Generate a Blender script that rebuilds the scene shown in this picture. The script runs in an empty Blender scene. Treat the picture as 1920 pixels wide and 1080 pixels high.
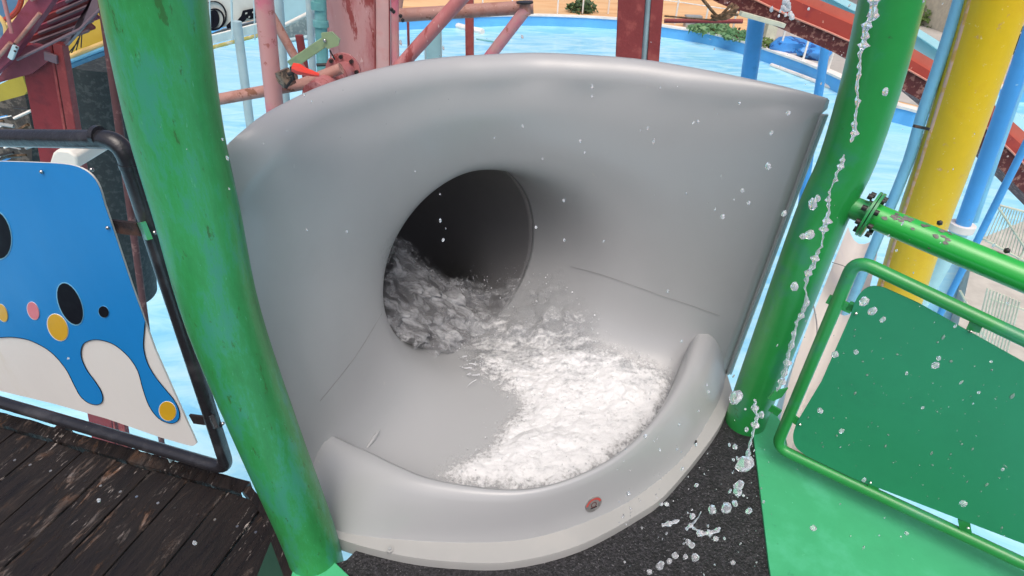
import bpy, bmesh, math, random
import numpy as np
from math import sin, cos, pi, radians as R
from mathutils import Vector, Matrix, noise
V = Vector
rnd = random.Random(7)
sc = bpy.context.scene
C = bpy.context.collection

# ------------------------------------------------------------------ camera
FPX, HC = 1100.0, 1.75
_d = V((-62, -1632, -FPX)).normalized()
_fw = V((0, 0, -1)); _up = -_d
_F = (_fw - _up * _fw.dot(_up)).normalized(); _X = _F.cross(_up)
M3 = Matrix((_X, _F, _up))            # camera -> world rotation
cam = bpy.data.cameras.new('camera'); co = bpy.data.objects.new('camera', cam); C.objects.link(co)
cam.sensor_width = 36; cam.lens = 36 * FPX / 1920; cam.clip_start = 0.02; cam.clip_end = 600
co.matrix_world = Matrix.Translation((0, 0, HC)) @ M3.to_4x4()
sc.camera = co
O = V((0, 0, HC))

# ------------------------------------------------------------------ light
SUN_EL, SUN_AZ = 64, 176
w = bpy.data.worlds.new('World'); sc.world = w; w.use_nodes = True
nt = w.node_tree; nt.nodes.clear()
sky = nt.nodes.new('ShaderNodeTexSky'); sky.sky_type = 'NISHITA'; sky.sun_disc = False
sky.sun_elevation = R(SUN_EL); sky.sun_rotation = R(SUN_AZ); sky.air_density = 0.5; sky.dust_density = 6.0; sky.ozone_density = 0.5
bg = nt.nodes.new('ShaderNodeBackground'); bg.inputs[1].default_value = 0.15
wo = nt.nodes.new('ShaderNodeOutputWorld')
nt.links.new(sky.outputs[0], bg.inputs[0]); nt.links.new(bg.outputs[0], wo.inputs[0])
sun = bpy.data.lights.new('sun', 'SUN'); sun.energy = 0.8; sun.angle = R(50); sun.color = (1, .98, .95)
so = bpy.data.objects.new('sun', sun); C.objects.link(so)
_sd = V((sin(R(SUN_AZ)) * cos(R(SUN_EL)), cos(R(SUN_AZ)) * cos(R(SUN_EL)), sin(R(SUN_EL))))
so.rotation_euler = _sd.to_track_quat('Z', 'Y').to_euler()
sc.view_settings.view_transform = 'Standard'; sc.view_settings.look = 'None'
sc.view_settings.exposure = 0.24; sc.view_settings.gamma = 1; sc.view_settings.use_curve_mapping = False
sc.cycles.max_bounces = 8; sc.cycles.transparent_max_bounces = 16

# ------------------------------------------------------------------ helpers
def ray(px, py): return (M3 @ V((px - 960, -(py - 540), -FPX))).normalized()
def PZ(px, py, z):
    r = ray(px, py); return O + r * ((z - HC) / r.z)
def PY(px, py, y):
    r = ray(px, py); return O + r * (y / r.y)
def PP(px, py, p0, n):
    r = ray(px, py); return O + r * ((p0 - O).dot(n) / r.dot(n))
def proj(p):
    c = M3.transposed() @ (p - O)
    return (960 + FPX * c.x / -c.z, 540 - FPX * c.y / -c.z)

class MB:
    def __init__(s): s.v = []; s.f = []
    def add(s, vs, fs):
        b = len(s.v); s.v += [tuple(x) for x in vs]; s.f += [tuple(i + b for i in f) for f in fs]; return s
    def tube(s, pts, r, n=16, cap=True):
        pts = [V(p) for p in pts]; rr = r if isinstance(r, (list, tuple)) else [r] * len(pts)
        vs = []; t0 = (pts[1] - pts[0]).normalized()
        u = t0.orthogonal().normalized()
        for i, p in enumerate(pts):
            a = pts[max(i - 1, 0)]; b = pts[min(i + 1, len(pts) - 1)]
            t = (b - a).normalized(); u = (u - t * u.dot(t)).normalized(); w_ = t.cross(u)
            for k in range(n):
                an = 2 * pi * k / n; vs.append(p + (u * cos(an) + w_ * sin(an)) * rr[i])
        fs = []
        for i in range(len(pts) - 1):
            for k in range(n):
                k2 = (k + 1) % n; fs.append((i * n + k, i * n + k2, (i + 1) * n + k2, (i + 1) * n + k))
        if cap: fs += [tuple(range(n))[::-1], tuple((len(pts) - 1) * n + k for k in range(n))]
        return s.add(vs, fs)
    def beam(s, a, b, wd, ht, up=(0, 0, 1)):
        a, b, up = V(a), V(b), V(up); t = (b - a).normalized(); x = t.cross(up).normalized(); y = x.cross(t)
        vs = [p + x * sx * wd / 2 + y * sy * ht / 2 for p in (a, b) for sx, sy in ((-1, -1), (1, -1), (1, 1), (-1, 1))]
        return s.add(vs, [(3, 2, 1, 0), (4, 5, 6, 7), (0, 1, 5, 4), (1, 2, 6, 5), (2, 3, 7, 6), (3, 0, 4, 7)])
    def prism(s, poly, ext):
        ext = V(ext); n = len(poly); poly = [V(p) for p in poly]
        vs = poly + [p + ext for p in poly]
        fs = [tuple(range(n))[::-1], tuple(range(n, 2 * n))] + [(i, (i + 1) % n, n + (i + 1) % n, n + i) for i in range(n)]
        return s.add(vs, fs)
    def ball(s, c, r, sub=1, sq=(1, 1, 1), jit=0, ax=None):
        bm = bmesh.new(); bmesh.ops.create_icosphere(bm, subdivisions=sub, radius=1)
        vs = []
        for v in bm.verts:
            q = V((v.co.x * sq[0], v.co.y * sq[1], v.co.z * sq[2])) * r
            if jit: q *= 1 + jit * noise.noise(v.co * 1.7 + V(c) * 31)
            if ax is not None: q = ax @ q
            vs.append(q + V(c))
        fs = [tuple(v.index for v in f.verts) for f in bm.faces]; bm.free()
        return s.add(vs, fs)
    def grid(s, rows, closed=False):
        n = len(rows[0]); vs = [p for r in rows for p in r]; fs = []
        for i in range(len(rows) - 1):
            for k in range(n if closed else n - 1):
                k2 = (k + 1) % n; fs.append((i * n + k, i * n + k2, (i + 1) * n + k2, (i + 1) * n + k))
        return s.add(vs, fs)
    def build(s, name, m, parent=None, smooth=True, merge=0, flip=True, bevel=0):
        me = bpy.data.meshes.new(name); me.from_pydata(s.v, [], s.f)
        if flip or merge:
            bm = bmesh.new(); bm.from_mesh(me)
            if merge: bmesh.ops.remove_doubles(bm, verts=bm.verts, dist=merge)
            if flip: bmesh.ops.recalc_face_normals(bm, faces=bm.faces)
            bm.to_mesh(me); bm.free()
        me.materials.append(m)
        if smooth:
            me.polygons.foreach_set('use_smooth', [True] * len(me.polygons))
            try: me.set_sharp_from_angle(angle=R(40))
            except Exception: pass
        o = bpy.data.objects.new(name, me); C.objects.link(o)
        if parent:
            o.parent = parent; o.matrix_parent_inverse = Matrix.Translation(-parent.location)
        if bevel:
            bv = o.modifiers.new('b', 'BEVEL'); bv.width = bevel; bv.segments = 2; bv.limit_method = 'ANGLE'
        return o
def thing(name, label, cat, loc=(0, 0, 0), group=None, kind=None):
    o = bpy.data.objects.new(name, None); C.objects.link(o); o.location = loc; o.empty_display_size = .1
    return tag(o, label, cat, group, kind)
def tag(o, label=None, cat=None, group=None, kind=None):
    for k, v_ in (('label', label), ('category', cat), ('group', group), ('kind', kind)):
        if v_: o[k] = v_
    return o
def copy_tree(o, parent=None):
    c = o.copy(); C.objects.link(c)
    if parent: c.parent = parent
    for ch in list(o.children): copy_tree(ch, c)
    return c
def arc(a, b, c, r, n=8):
    """rounded corner at b between a-b and b-c"""
    a, b, c = V(a), V(b), V(c); u = (a - b).normalized(); v_ = (c - b).normalized()
    p, q = b + u * r, b + v_ * r
    return [p * (1 - t) ** 2 + b * 2 * t * (1 - t) + q * t * t for t in [i / n for i in range(n + 1)]]
def spline(pts, n=8):
    pts = [V(p) for p in pts]; out = []
    for i in range(len(pts) - 1):
        p0 = pts[max(i - 1, 0)]; p1 = pts[i]; p2 = pts[i + 1]; p3 = pts[min(i + 2, len(pts) - 1)]
        for k in range(n):
            t = k / n
            out.append(.5 * ((2 * p1) + (p2 - p0) * t + (2 * p0 - 5 * p1 + 4 * p2 - p3) * t * t + (3 * p1 - p0 - 3 * p2 + p3) * t ** 3))
    return out + [pts[-1]]
def resample(pts, n):
    L = [0]
    for a, b in zip(pts, pts[1:]): L.append(L[-1] + (b - a).length)
    out = []; j = 0
    for i in range(n):
        d = L[-1] * i / (n - 1)
        while j < len(pts) - 2 and L[j + 1] < d: j += 1
        t = (d - L[j]) / max(L[j + 1] - L[j], 1e-9); out.append(pts[j].lerp(pts[j + 1], min(max(t, 0), 1)))
    return out

def mat(name, col, rough=.5, col2=None, scale=6, thr=(.45, .6), spots=None, bump=.0, bscale=60, metal=0, stretch=(1, 1, 1),
        fleck=None, fscale=90, fthr=.64, spec=.5, coat=0, dirt=.12, ndet=(6, .6)):
    m = bpy.data.materials.new(name); m.use_nodes = True; t = m.node_tree; N, L = t.nodes, t.links
    b = N['Principled BSDF']; b.inputs['Roughness'].default_value = rough; b.inputs['Metallic'].default_value = metal
    b.inputs['Specular IOR Level'].default_value = spec; b.inputs['Coat Weight'].default_value = coat; b.inputs['Coat Roughness'].default_value = .15
    tc = N.new('ShaderNodeTexCoord'); mp = N.new('ShaderNodeMapping'); mp.inputs['Scale'].default_value = stretch
    L.new(tc.outputs['Object'], mp.inputs[0])
    def nz(s, det=None, ro=None):
        det = det or ndet[0]; ro = ro or ndet[1]
        n = N.new('ShaderNodeTexNoise'); n.inputs['Scale'].default_value = s; n.inputs['Detail'].default_value = det
        n.inputs['Roughness'].default_value = ro; L.new(mp.outputs[0], n.inputs['Vector']); return n
    def ramp(src, a, c):
        r = N.new('ShaderNodeMapRange'); r.inputs[1].default_value = a; r.inputs[2].default_value = c; r.interpolation_type = 'SMOOTHSTEP'; L.new(src, r.inputs[0]); return r.outputs[0]
    def mix(f, a, c):
        x = N.new('ShaderNodeMix'); x.data_type = 'RGBA'; L.new(f, x.inputs[0])
        for s_, i in ((a, 6), (c, 7)):
            if isinstance(s_, (tuple, list)): x.inputs[i].default_value = (*s_, 1)
            else: L.new(s_, x.inputs[i])
        return x.outputs[2]
    n0 = nz(scale * .5)
    cur = mix(ramp(n0.outputs[0], .3, .75), tuple(c * (1 - dirt) for c in col), tuple(min(c * (1 + dirt), .95) for c in col))
    if col2: cur = mix(ramp(nz(scale).outputs[0], *thr), cur, col2)
    if spots: cur = mix(ramp(nz(spots[1], 8, .7).outputs[0], spots[2], spots[2] + .05), cur, spots[0])
    if fleck: cur = mix(ramp(nz(fscale, 3).outputs[0], fthr, fthr + .06), cur, fleck)
    L.new(cur, b.inputs['Base Color'])
    if bump:
        bp = N.new('ShaderNodeBump'); bp.inputs['Strength'].default_value = bump; bp.inputs['Distance'].default_value = .01
        L.new(nz(bscale).outputs[0], bp.inputs['Height']); L.new(bp.outputs[0], b.inputs['Normal'])
    rr = N.new('ShaderNodeMapRange'); L.new(nz(scale * 3).outputs[0], rr.inputs[0]); rr.inputs[3].default_value = max(rough - .12, .02); rr.inputs[4].default_value = min(rough + .15, 1)
    L.new(rr.outputs[0], b.inputs['Roughness'])
    return m

GREEN = mat('green_paint', (.030, .30, .075), .45, (.040, .28, .17), 8, (.47, .62), ((.03, .15, .03), 26, .60), .12, 50, stretch=(1.7, 1.7, .5), fleck=(.07, .36, .17), fscale=60, fthr=.66, coat=.25, dirt=.3, ndet=(12, .78))
GREEN2 = mat('clean_green_paint', (.020, .30, .06), .38, (.03, .26, .11), 7, (.48, .66), ((.03, .16, .04), 22, .64), .03, coat=.4)
GREEN3 = mat('matt_green_panel', (.028, .31, .15), .45, (.026, .285, .14), 4, (.5, .7), ((.05, .38, .19), 30, .68), bump=.03, dirt=.08, fleck=(.12, .5, .3), fscale=90, fthr=.74, ndet=(9, .7))
GREEN4 = mat('light_green_plate', (.06, .42, .19), .4, (.08, .46, .24), 5, (.5, .7), ((.045, .33, .15), 16, .64), .05, dirt=.1, fleck=(.14, .55, .32), fscale=60, fthr=.7, ndet=(9, .7))
GREY = mat('grey_gelcoat', (.395, .408, .418), .34, (.375, .387, .397), 2.5, (.4, .7), ((.42, .43, .42), 30, .66), .012, 14, dirt=.05, fleck=(.46, .47, .47), fscale=55, fthr=.73, coat=.2, ndet=(9, .65))
TUBE = mat('shade_toned_tube_gelcoat', (.15, .15, .155), .4, (.17, .17, .17), 1.5, (.4, .7), None, .012, 14, dirt=.04)  # darker than the bowl grey: the shade inside the tube is put into the colour
GREYD = mat('grey_edge_trim', (.36, .38, .38), .4, None, 8)
FLANGE = mat('pale_flange', (.375, .38, .37), .35, (.40, .40, .385), 5, (.5, .7), None, .01, dirt=.04)
SEAM = mat('seam_sealant', (.28, .28, .28), .5, None, 30)
RUBBER = mat('black_rubber_granules', (.010, .010, .012), .4, (.035, .034, .04), 110, (.48, .6), None, .9, 120, fleck=(.15, .15, .16), fscale=170, fthr=.62)
BLACK = mat('black_pipe_paint', (.016, .016, .02), .32, (.05, .05, .055), 9, (.5, .72), ((.11, .11, .115), 30, .66), .25, 55, coat=.4)
RUST = mat('rusty_black', (.02, .012, .012), .6, (.09, .045, .03), 14, (.5, .7), None, .4, 60)
BLUEP = mat('blue_printed_panel', (.010, .25, .66), .42, (.012, .21, .52), 3, (.56, .74), ((.03, .20, .40), 40, .72), dirt=.06, spec=.4, stretch=(1, 1, .4), ndet=(9, .7))
CREAM = mat('cream_print', (.82, .82, .78), .4, (.72, .70, .60), 4, (.52, .75), ((.50, .46, .38), 36, .70), 0, dirt=.04, stretch=(1, 1, .4), ndet=(9, .7))
BLK = mat('black_print', (.005, .005, .010), .6, None, 10, spec=.15)
YELP = mat('yellow_print', (.70, .42, .02), .4, None, 10, dirt=.04)
PINKP = mat('pink_print', (.75, .22, .26), .4, None, 10, dirt=.04)
CHROME = mat('screw_metal', (.5, .5, .5), .25, None, 20, metal=1)
BOLT = mat('dark_bolt', (.02, .018, .018), .4, (.12, .06, .04), 40, (.55, .7), None, .3, 90)
YELLOW = mat('yellow_paint', (.74, .50, .012), .38, (.68, .42, .01), 3, (.5, .7), ((.60, .36, .10), 22, .63), .12, 45, dirt=.08, fleck=(.78, .66, .25), fscale=44, fthr=.66, ndet=(9, .72))
PEEL = mat('peeling_pink_edge', (.68, .45, .33), .7, (.62, .36, .1), 18, (.45, .6), None, .5, 50)
LBLUE = mat('light_blue_paint', (.22, .55, .78), .4, (.17, .46, .70), 6, (.5, .7), None, .05)
BLUE = mat('blue_pipe_paint', (.08, .37, .80), .35, (.06, .30, .68), 4, (.5, .7), None, .05, fleck=(.3, .6, .85), fscale=14, fthr=.72)
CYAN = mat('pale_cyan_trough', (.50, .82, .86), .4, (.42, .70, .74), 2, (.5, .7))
MAROON = mat('maroon_steel', (.24, .035, .035), .55, (.33, .07, .06), 9, (.5, .66), ((.55, .38, .34), 22, .71), .3, 40)
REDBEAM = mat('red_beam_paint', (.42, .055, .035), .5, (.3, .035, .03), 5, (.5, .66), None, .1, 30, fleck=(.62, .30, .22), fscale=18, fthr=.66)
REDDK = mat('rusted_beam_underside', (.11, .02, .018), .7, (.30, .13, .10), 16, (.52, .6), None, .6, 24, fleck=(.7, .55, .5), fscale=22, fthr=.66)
PINK = mat('faded_pink_steel', (.46, .16, .16), .55, (.54, .28, .27), 4, (.45, .62), ((.30, .06, .055), 6, .56), .3, 30, stretch=(1, 1, .3), fleck=(.68, .48, .45), fscale=26, fthr=.66, ndet=(10, .74))
PINK2 = mat('pink_pipe_paint', (.62, .17, .24), .5, (.56, .30, .29), 2.5, (.42, .56), ((.38, .13, .11), 14, .59), .25, 40)
SALMON = mat('rusty_salmon_pipe', (.44, .24, .20), .55, (.36, .17, .13), 8, (.48, .62), ((.22, .09, .05), 14, .57), .3, 50, fleck=(.62, .42, .34), fscale=40, fthr=.66, ndet=(10, .74))
TEAL = mat('teal_paint', (.13, .36, .36), .45, (.20, .44, .46), 7, (.5, .7), None, .1)
OLIVE = mat('olive_strut_paint', (.28, .40, .22), .5, (.22, .33, .20), 10, (.5, .7), None, .1)
PALEP = mat('pale_pipe_paint', (.42, .58, .62), .45, (.50, .62, .62), 6, (.5, .7))
REDH = mat('red_valve_handle', (.75, .05, .03), .35, None, 10)
BRASS = mat('valve_body_metal', (.30, .22, .16), .4, (.08, .07, .06), 40, (.45, .6), None, .4, 80, metal=.6)
PURP = mat('purple_maroon_stair', (.26, .055, .09), .5, (.20, .035, .05), 7, (.5, .65), None, .15)
STAIRB = mat('stair_dark_edge', (.16, .11, .13), .5, None, 10)
DARKW = mat('dark_mesh_panel', (.022, .03, .032), .6, (.05, .06, .06), 25, (.5, .62), None, .5, 40, fleck=(.22, .22, .2), fscale=30, fthr=.73)
SLYEL = mat('yellow_slide_shell', (.58, .40, .05), .4, (.62, .45, .08), 3, (.5, .7))
SLTAN = mat('tan_slide_edge', (.75, .52, .20), .4, None, 5)
SLBLU = mat('blue_slide_shell', (.06, .22, .38), .4, (.12, .30, .45), 8, (.5, .7))
WHITE = mat('white_plastic', (.78, .77, .70), .4, None, 5, dirt=.03)
BEIGE = mat('white_slide_shell', (.66, .62, .57), .4, (.60, .57, .55), 3, (.5, .7), dirt=.04)
SIGN = mat('pale_sign_face', (.55, .58, .54), .5, None, 4)
POOLW = mat('pool_wall_blue', (.14, .48, .90), .4, (.12, .43, .84), 1, (.5, .7))
WHT = mat('white_edge', (.82, .78, .72), .5, None, 2)
SAND = mat('sandy_ground', (.78, .50, .26), .8, (.66, .38, .18), .6, (.45, .6), None, .3, 4, stretch=(.4, 1.6, 1), fleck=(.45, .2, .1), fscale=1.2, fthr=.66)
PAVE = mat('grey_paving', (.48, .46, .42), .8, (.36, .36, .33), .8, (.5, .65), None, .3, 3)
TARP = mat('blue_tarp', (.06, .30, .75), .4, (.02, .08, .30), 2.6, (.5, .58), None, .5, 4)
LEAF = mat('leaf_green', (.10, .17, .03), .6, (.05, .11, .03), 3, (.5, .6))
LEAFD = mat('dark_leaf_green', (.03, .07, .02), .6, (.06, .11, .03), 3, (.5, .6))
WALLB = mat('pale_building_wall', (.55, .52, .50), .7, (.46, .45, .45), .8, (.5, .7))
WIN = mat('dark_window_glass', (.05, .06, .08), .2, None, 5)
CAGE = mat('cream_fence_paint', (.62, .64, .50), .5, (.5, .52, .42), 6, (.5, .7))
ROPE = mat('brown_rope', (.10, .06, .03), .8, (.2, .12, .07), 30, (.5, .6), None, .5, 60)
GREYP = mat('grey_conduit_paint', (.30, .42, .46), .45, None, 8)
BAREM = mat('bare_chipped_metal', (.20, .19, .18), .6, (.12, .12, .11), 30, (.45, .6), None, .3, 80)

def water_mat(name, white=0.0, rough=.03):
    m = bpy.data.materials.new(name); m.use_nodes = True; b = m.node_tree.nodes['Principled BSDF']
    b.inputs['Base Color'].default_value = (.95, .97, 1, 1); b.inputs['Transmission Weight'].default_value = 1 - white
    b.inputs['Roughness'].default_value = rough; b.inputs['IOR'].default_value = 1.33
    return m
WATER = water_mat('clear_water_drops', .22, .03)
SPRAY = water_mat('white_spray_drops', .5, .12)

# ------------------------------------------------------------------ setting: ground, pool, floors
# ground ring outside the pool is built from the pool outline
rimpx = [(1248, 49), (1322, 60), (1395, 78), (1450, 96), (1518, 120), (1590, 152), (1662, 190), (1700, 202), (1738, 208)]
wall_pts = [V((-46, -8, -4.4)), V((-46, 16, -4.4)), V((-33, 30, -4.4))] + [PZ(*p, -4.4) for p in [(560, 46), (700, 37), (835, 32), (995, 28), (1157, 35)] + rimpx]
wall_pts += [wall_pts[-1] + V((1.5, 1.6, 0)), wall_pts[-1] + V((6, 4, 0)), V((42, 24, -4.4)), V((46, 10, -4.4)), V((46, -8, -4.4))]
wp = spline(wall_pts, 8)
# pool water: one sheet with ripples
def pool_material():
    m = bpy.data.materials.new('shallow_pool_water'); m.use_nodes = True; t = m.node_tree; N, L = t.nodes, t.links; b = N['Principled BSDF']
    tc = N.new('ShaderNodeTexCoord'); mp = N.new('ShaderNodeMapping'); mp.inputs['Scale'].default_value = (.5, 1.3, 1); L.new(tc.outputs['Object'], mp.inputs[0])
    n1 = N.new('ShaderNodeTexNoise'); n1.inputs['Scale'].default_value = .9; n1.inputs['Detail'].default_value = 8; n1.inputs['Distortion'].default_value = 1.2; n1.inputs['Roughness'].default_value = .62; L.new(mp.outputs[0], n1.inputs['Vector'])
    n2 = N.new('ShaderNodeTexNoise'); n2.inputs['Scale'].default_value = .12; n2.inputs['Detail'].default_value = 3; L.new(mp.outputs[0], n2.inputs['Vector'])
    r = N.new('ShaderNodeValToRGB'); r.color_ramp.elements[0].position = .36; r.color_ramp.elements[0].color = (.24, .62, .88, 1)
    r.color_ramp.elements[1].position = .62; r.color_ramp.elements[1].color = (.50, .82, .93, 1); e = r.color_ramp.elements.new(.5); e.color = (.38, .75, .92, 1)
    L.new(n1.outputs[0], r.inputs[0])
    x = N.new('ShaderNodeMix'); x.data_type = 'RGBA'; x.inputs[7].default_value = (.42, .79, .94, 1); L.new(r.outputs[0], x.inputs[6])
    mr = N.new('ShaderNodeMapRange'); mr.inputs[1].default_value = .4; mr.inputs[2].default_value = .7; mr.inputs[4].default_value = .8; L.new(n2.outputs[0], mr.inputs[0]); L.new(mr.outputs[0], x.inputs[0])
    L.new(x.outputs[2], b.inputs['Base Color']); b.inputs['Roughness'].default_value = .12; b.inputs['IOR'].default_value = 1.33
    bp = N.new('ShaderNodeBump'); bp.inputs['Strength'].default_value = .35; bp.inputs['Distance'].default_value = .05; L.new(n1.outputs[0], bp.inputs['Height']); L.new(bp.outputs[0], b.inputs['Normal'])
    return m
tag(MB().add([(-47, -12, -5), (47, -12, -5), (47, 48, -5), (-47, 48, -5)], [(0, 1, 2, 3)]).build('pool_water', pool_material(), smooth=False, flip=False), kind='structure')
outer = [V((p.x, p.y, -4.42)) for p in wp]
far = []
for p in outer:
    d = V((p.x, p.y + 20, 0)).normalized(); far.append(V((d.x * 480, d.y * 480, -4.42)))
ob = MB().grid([outer, far]).build('ground', SAND, smooth=False); tag(ob, kind='structure')
# paving on the right-hand side beyond the pool wall
pv = [PZ(*p, -4.41) for p in [(1405, 76), (1450, 90), (1518, 114), (1590, 146), (1662, 184), (1738, 202), (1800, 160), (1920, 150), (1920, -80), (1500, -80), (1400, 20)]]
tag(MB().add(pv, [tuple(range(len(pv)))]).build('paving', PAVE, smooth=False), kind='structure')
def ribbon(pts, prof):
    rows = []
    for i, p in enumerate(pts):
        a = pts[max(i - 1, 0)]; b = pts[min(i + 1, len(pts) - 1)]; t = (b - a).normalized(); n = V((-t.y, t.x, 0)).normalized()
        rows.append([p + n * x + V((0, 0, z)) for x, z in prof])
    return rows
pw = thing('pool_wall', 'low curved blue wall round the far edge of the pale pool', 'pool wall', (0, 40, -5))
MB().grid(ribbon(wp, [(-.06, -.7), (-.06, -.06), (.3, -.06), (.3, -.7)])).build('wall_face', POOLW, pw, smooth=False)
MB().grid(ribbon(wp, [(-.12, -.059), (-.12, .03), (.36, .03), (.36, -.059)])).build('coping', WHT, pw, smooth=False)

# ------------------------------------------------------------------ wooden deck and black floor
dk = tag(bpy.data.objects.new('wooden_deck', None), kind='structure'); C.objects.link(dk); dk.location = (-1.4, .8, 0)
def wood_material():
    m = bpy.data.materials.new('worn_dark_wood'); m.use_nodes = True; t = m.node_tree; N, L = t.nodes, t.links; b = N['Principled BSDF']
    tc = N.new('ShaderNodeTexCoord'); oi = N.new('ShaderNodeObjectInfo')
    ad = N.new('ShaderNodeVectorMath'); ad.operation = 'ADD'; L.new(tc.outputs['Object'], ad.inputs[0])
    cb = N.new('ShaderNodeCombineXYZ'); ml = N.new('ShaderNodeMath'); ml.operation = 'MULTIPLY'; ml.inputs[1].default_value = 37; L.new(oi.outputs['Random'], ml.inputs[0])
    L.new(ml.outputs[0], cb.inputs[2]); L.new(cb.outputs[0], ad.inputs[1])
    def nz(sc_, s, det=8, ro=.65, dis=0):
        mp = N.new('ShaderNodeMapping'); mp.inputs['Scale'].default_value = sc_; L.new(ad.outputs[0], mp.inputs[0])
        n = N.new('ShaderNodeTexNoise'); n.inputs['Scale'].default_value = s; n.inputs['Detail'].default_value = det; n.inputs['Roughness'].default_value = ro; n.inputs['Distortion'].default_value = dis
        L.new(mp.outputs[0], n.inputs['Vector']); return n.outputs[0]
    def mr(s, a, c):
        r = N.new('ShaderNodeMapRange'); r.inputs[1].default_value = a; r.inputs[2].default_value = c; L.new(s, r.inputs[0]); return r.outputs[0]
    def mix(f, a, c):
        x = N.new('ShaderNodeMix'); x.data_type = 'RGBA'; L.new(f, x.inputs[0])
        for s_, i in ((a, 6), (c, 7)):
            if isinstance(s_, tuple): x.inputs[i].default_value = (*s_, 1)
            else: L.new(s_, x.inputs[i])
        return x.outputs[2]
    grain = nz((9, 1, 1), 6, 9, .7, .4)
    cur = mix(mr(grain, .35, .7), (.007, .006, .006), (.021, .015, .013))
    wear = nz((3, .8, 1), 6, 10, .72, .6); patch = nz((1, .6, 1), 2.3, 4)
    mw = N.new('ShaderNodeMath'); mw.operation = 'MULTIPLY'; L.new(mr(wear, .53, .60), mw.inputs[0]); L.new(mr(patch, .40, .58), mw.inputs[1])
    cur = mix(mw.outputs[0], cur, mix(mr(nz((1, 1, 1), 12), .4, .6), (.13, .07, .042), (.15, .13, .12)))
    mw2 = N.new('ShaderNodeMath'); mw2.operation = 'MULTIPLY'; L.new(mr(nz((8, 1.6, 1), 9, 8, .75), .59, .64), mw2.inputs[0]); L.new(mr(nz((1, .7, 1), 3.1, 3), .5, .6), mw2.inputs[1])
    cur = mix(mw2.outputs[0], cur, (.36, .32, .29))
    L.new(cur, b.inputs['Base Color'])
    bp = N.new('ShaderNodeBump'); bp.inputs['Strength'].default_value = .9; bp.inputs['Distance'].default_value = .006
    sm = N.new('ShaderNodeMath'); sm.operation = 'SUBTRACT'; L.new(grain, sm.inputs[0]); L.new(mw.outputs[0], sm.inputs[1]); L.new(sm.outputs[0], bp.inputs['Height']); L.new(bp.outputs[0], b.inputs['Normal'])
    b.inputs['Specular IOR Level'].default_value = .3; rz_ = N.new('ShaderNodeMapRange'); rz_.inputs[1].default_value = .35; rz_.inputs[2].default_value = .65; rz_.inputs[3].default_value = .20; rz_.inputs[4].default_value = .75; L.new(wear, rz_.inputs[0]); L.new(rz_.outputs[0], b.inputs['Roughness'])
    return m
WOOD = wood_material()
ea, eb = PZ(-60, 757, 0), PZ(470, 905, 0)          # far edge of the deck
edir = (eb - ea).normalized(); pdir = V((edir.y, -edir.x, 0)).normalized()   # towards the viewer
if pdir.y > 0: pdir = -pdir
ec = PZ(500, 960, 0); ed = PZ(548, 1085, 0); rd = (ed - ec).normalized()
x = -0.3; npl = 0
PW = .155
tot = (eb - ea).length
while x < tot + .30:
    wd = PW * rnd.uniform(.94, 1.05)
    pl = []
    for u in (x, x + wd - .006):
        s0 = 0
        if u > tot - .02:                            # planks cut off along the slanting right edge
            # intersect plank line with the right edge line
            p = ea + edir * u; a_, b_ = pdir, rd; den = a_.x * b_.y - a_.y * b_.x
            d = ec - p; s0 = max((d.x * b_.y - d.y * b_.x) / den, .05)
        else: s0 = .055 + rnd.uniform(-.004, .004)
        pl.append((u, s0))
    if pl[1][1] < 1.6:
        z0 = rnd.uniform(-.004, .0)
        p = [ea + edir * pl[0][0] + pdir * pl[0][1], ea + edir * pl[1][0] + pdir * pl[1][1], ea + edir * pl[1][0] + pdir * 2.2, ea + edir * pl[0][0] + pdir * 2.2]
        loc = ea + edir * x
        me = MB().prism([V((q - loc).to_3d()) for q in p], (0, 0, -.035))
        ob = me.build('plank', WOOD, dk, smooth=False, bevel=.004)
        # local frame: plank length along local y
        ang = math.atan2(edir.y, edir.x)
        for v in ob.data.vertices: v.co = Matrix.Rotation(-ang, 3, 'Z') @ v.co
        ob.matrix_parent_inverse = Matrix.Translation(-dk.location); ob.location = loc + V((0, 0, z0)); ob.rotation_euler[2] = ang
        # nails
        if pl[0][1] < .3:
            nm = MB()
            for q in (.22, .78):
                nm.tube([loc + edir * wd * q + pdir * .16 + V((0, 0, z0)), loc + edir * wd * q + pdir * .16 + V((0, 0, z0 + .0022))], .0048, 8)
            nm.build('nail', CHROME if npl % 3 else BOLT, dk)
    x += wd; npl += 1
# ragged end board along the far edge
seg = []
for i in range(60):
    t = i / 59; p = ea.lerp(eb, t); wob = .006 * noise.noise(V((t * 14, 0, 0))) + .003 * noise.noise(V((t * 60, 3, 0)))
    seg.append((p, wob))
rows = []
for p, wob in seg:
    rows.append([p - pdir * (0.0 + wob) + V((0, 0, -.06)), p - pdir * wob + V((0, 0, .006)), p + pdir * (.05 + wob) + V((0, 0, .006 + wob * .4)), p + pdir * (.05 + wob) + V((0, 0, -.03))])
MB().grid(rows).build('end_board', WOOD, dk, smooth=False)
eb2 = [eb + pdir * .02, ec, ec.lerp(ed, .5), ed + rd * .5]
rows = []
for i, p in enumerate(spline(eb2, 6)):
    n = V((.93, .37, 0)); wob = .004 * noise.noise(p * 25)
    rows.append([p + n * (.012 + wob) + V((0, 0, -.06)), p + n * (.012 + wob) + V((0, 0, .004)), p - n * .02 + V((0, 0, .003)), p - n * .02 + V((0, 0, -.03))])
MB().grid(rows).build('end_board', WOOD, dk, smooth=False)

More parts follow.
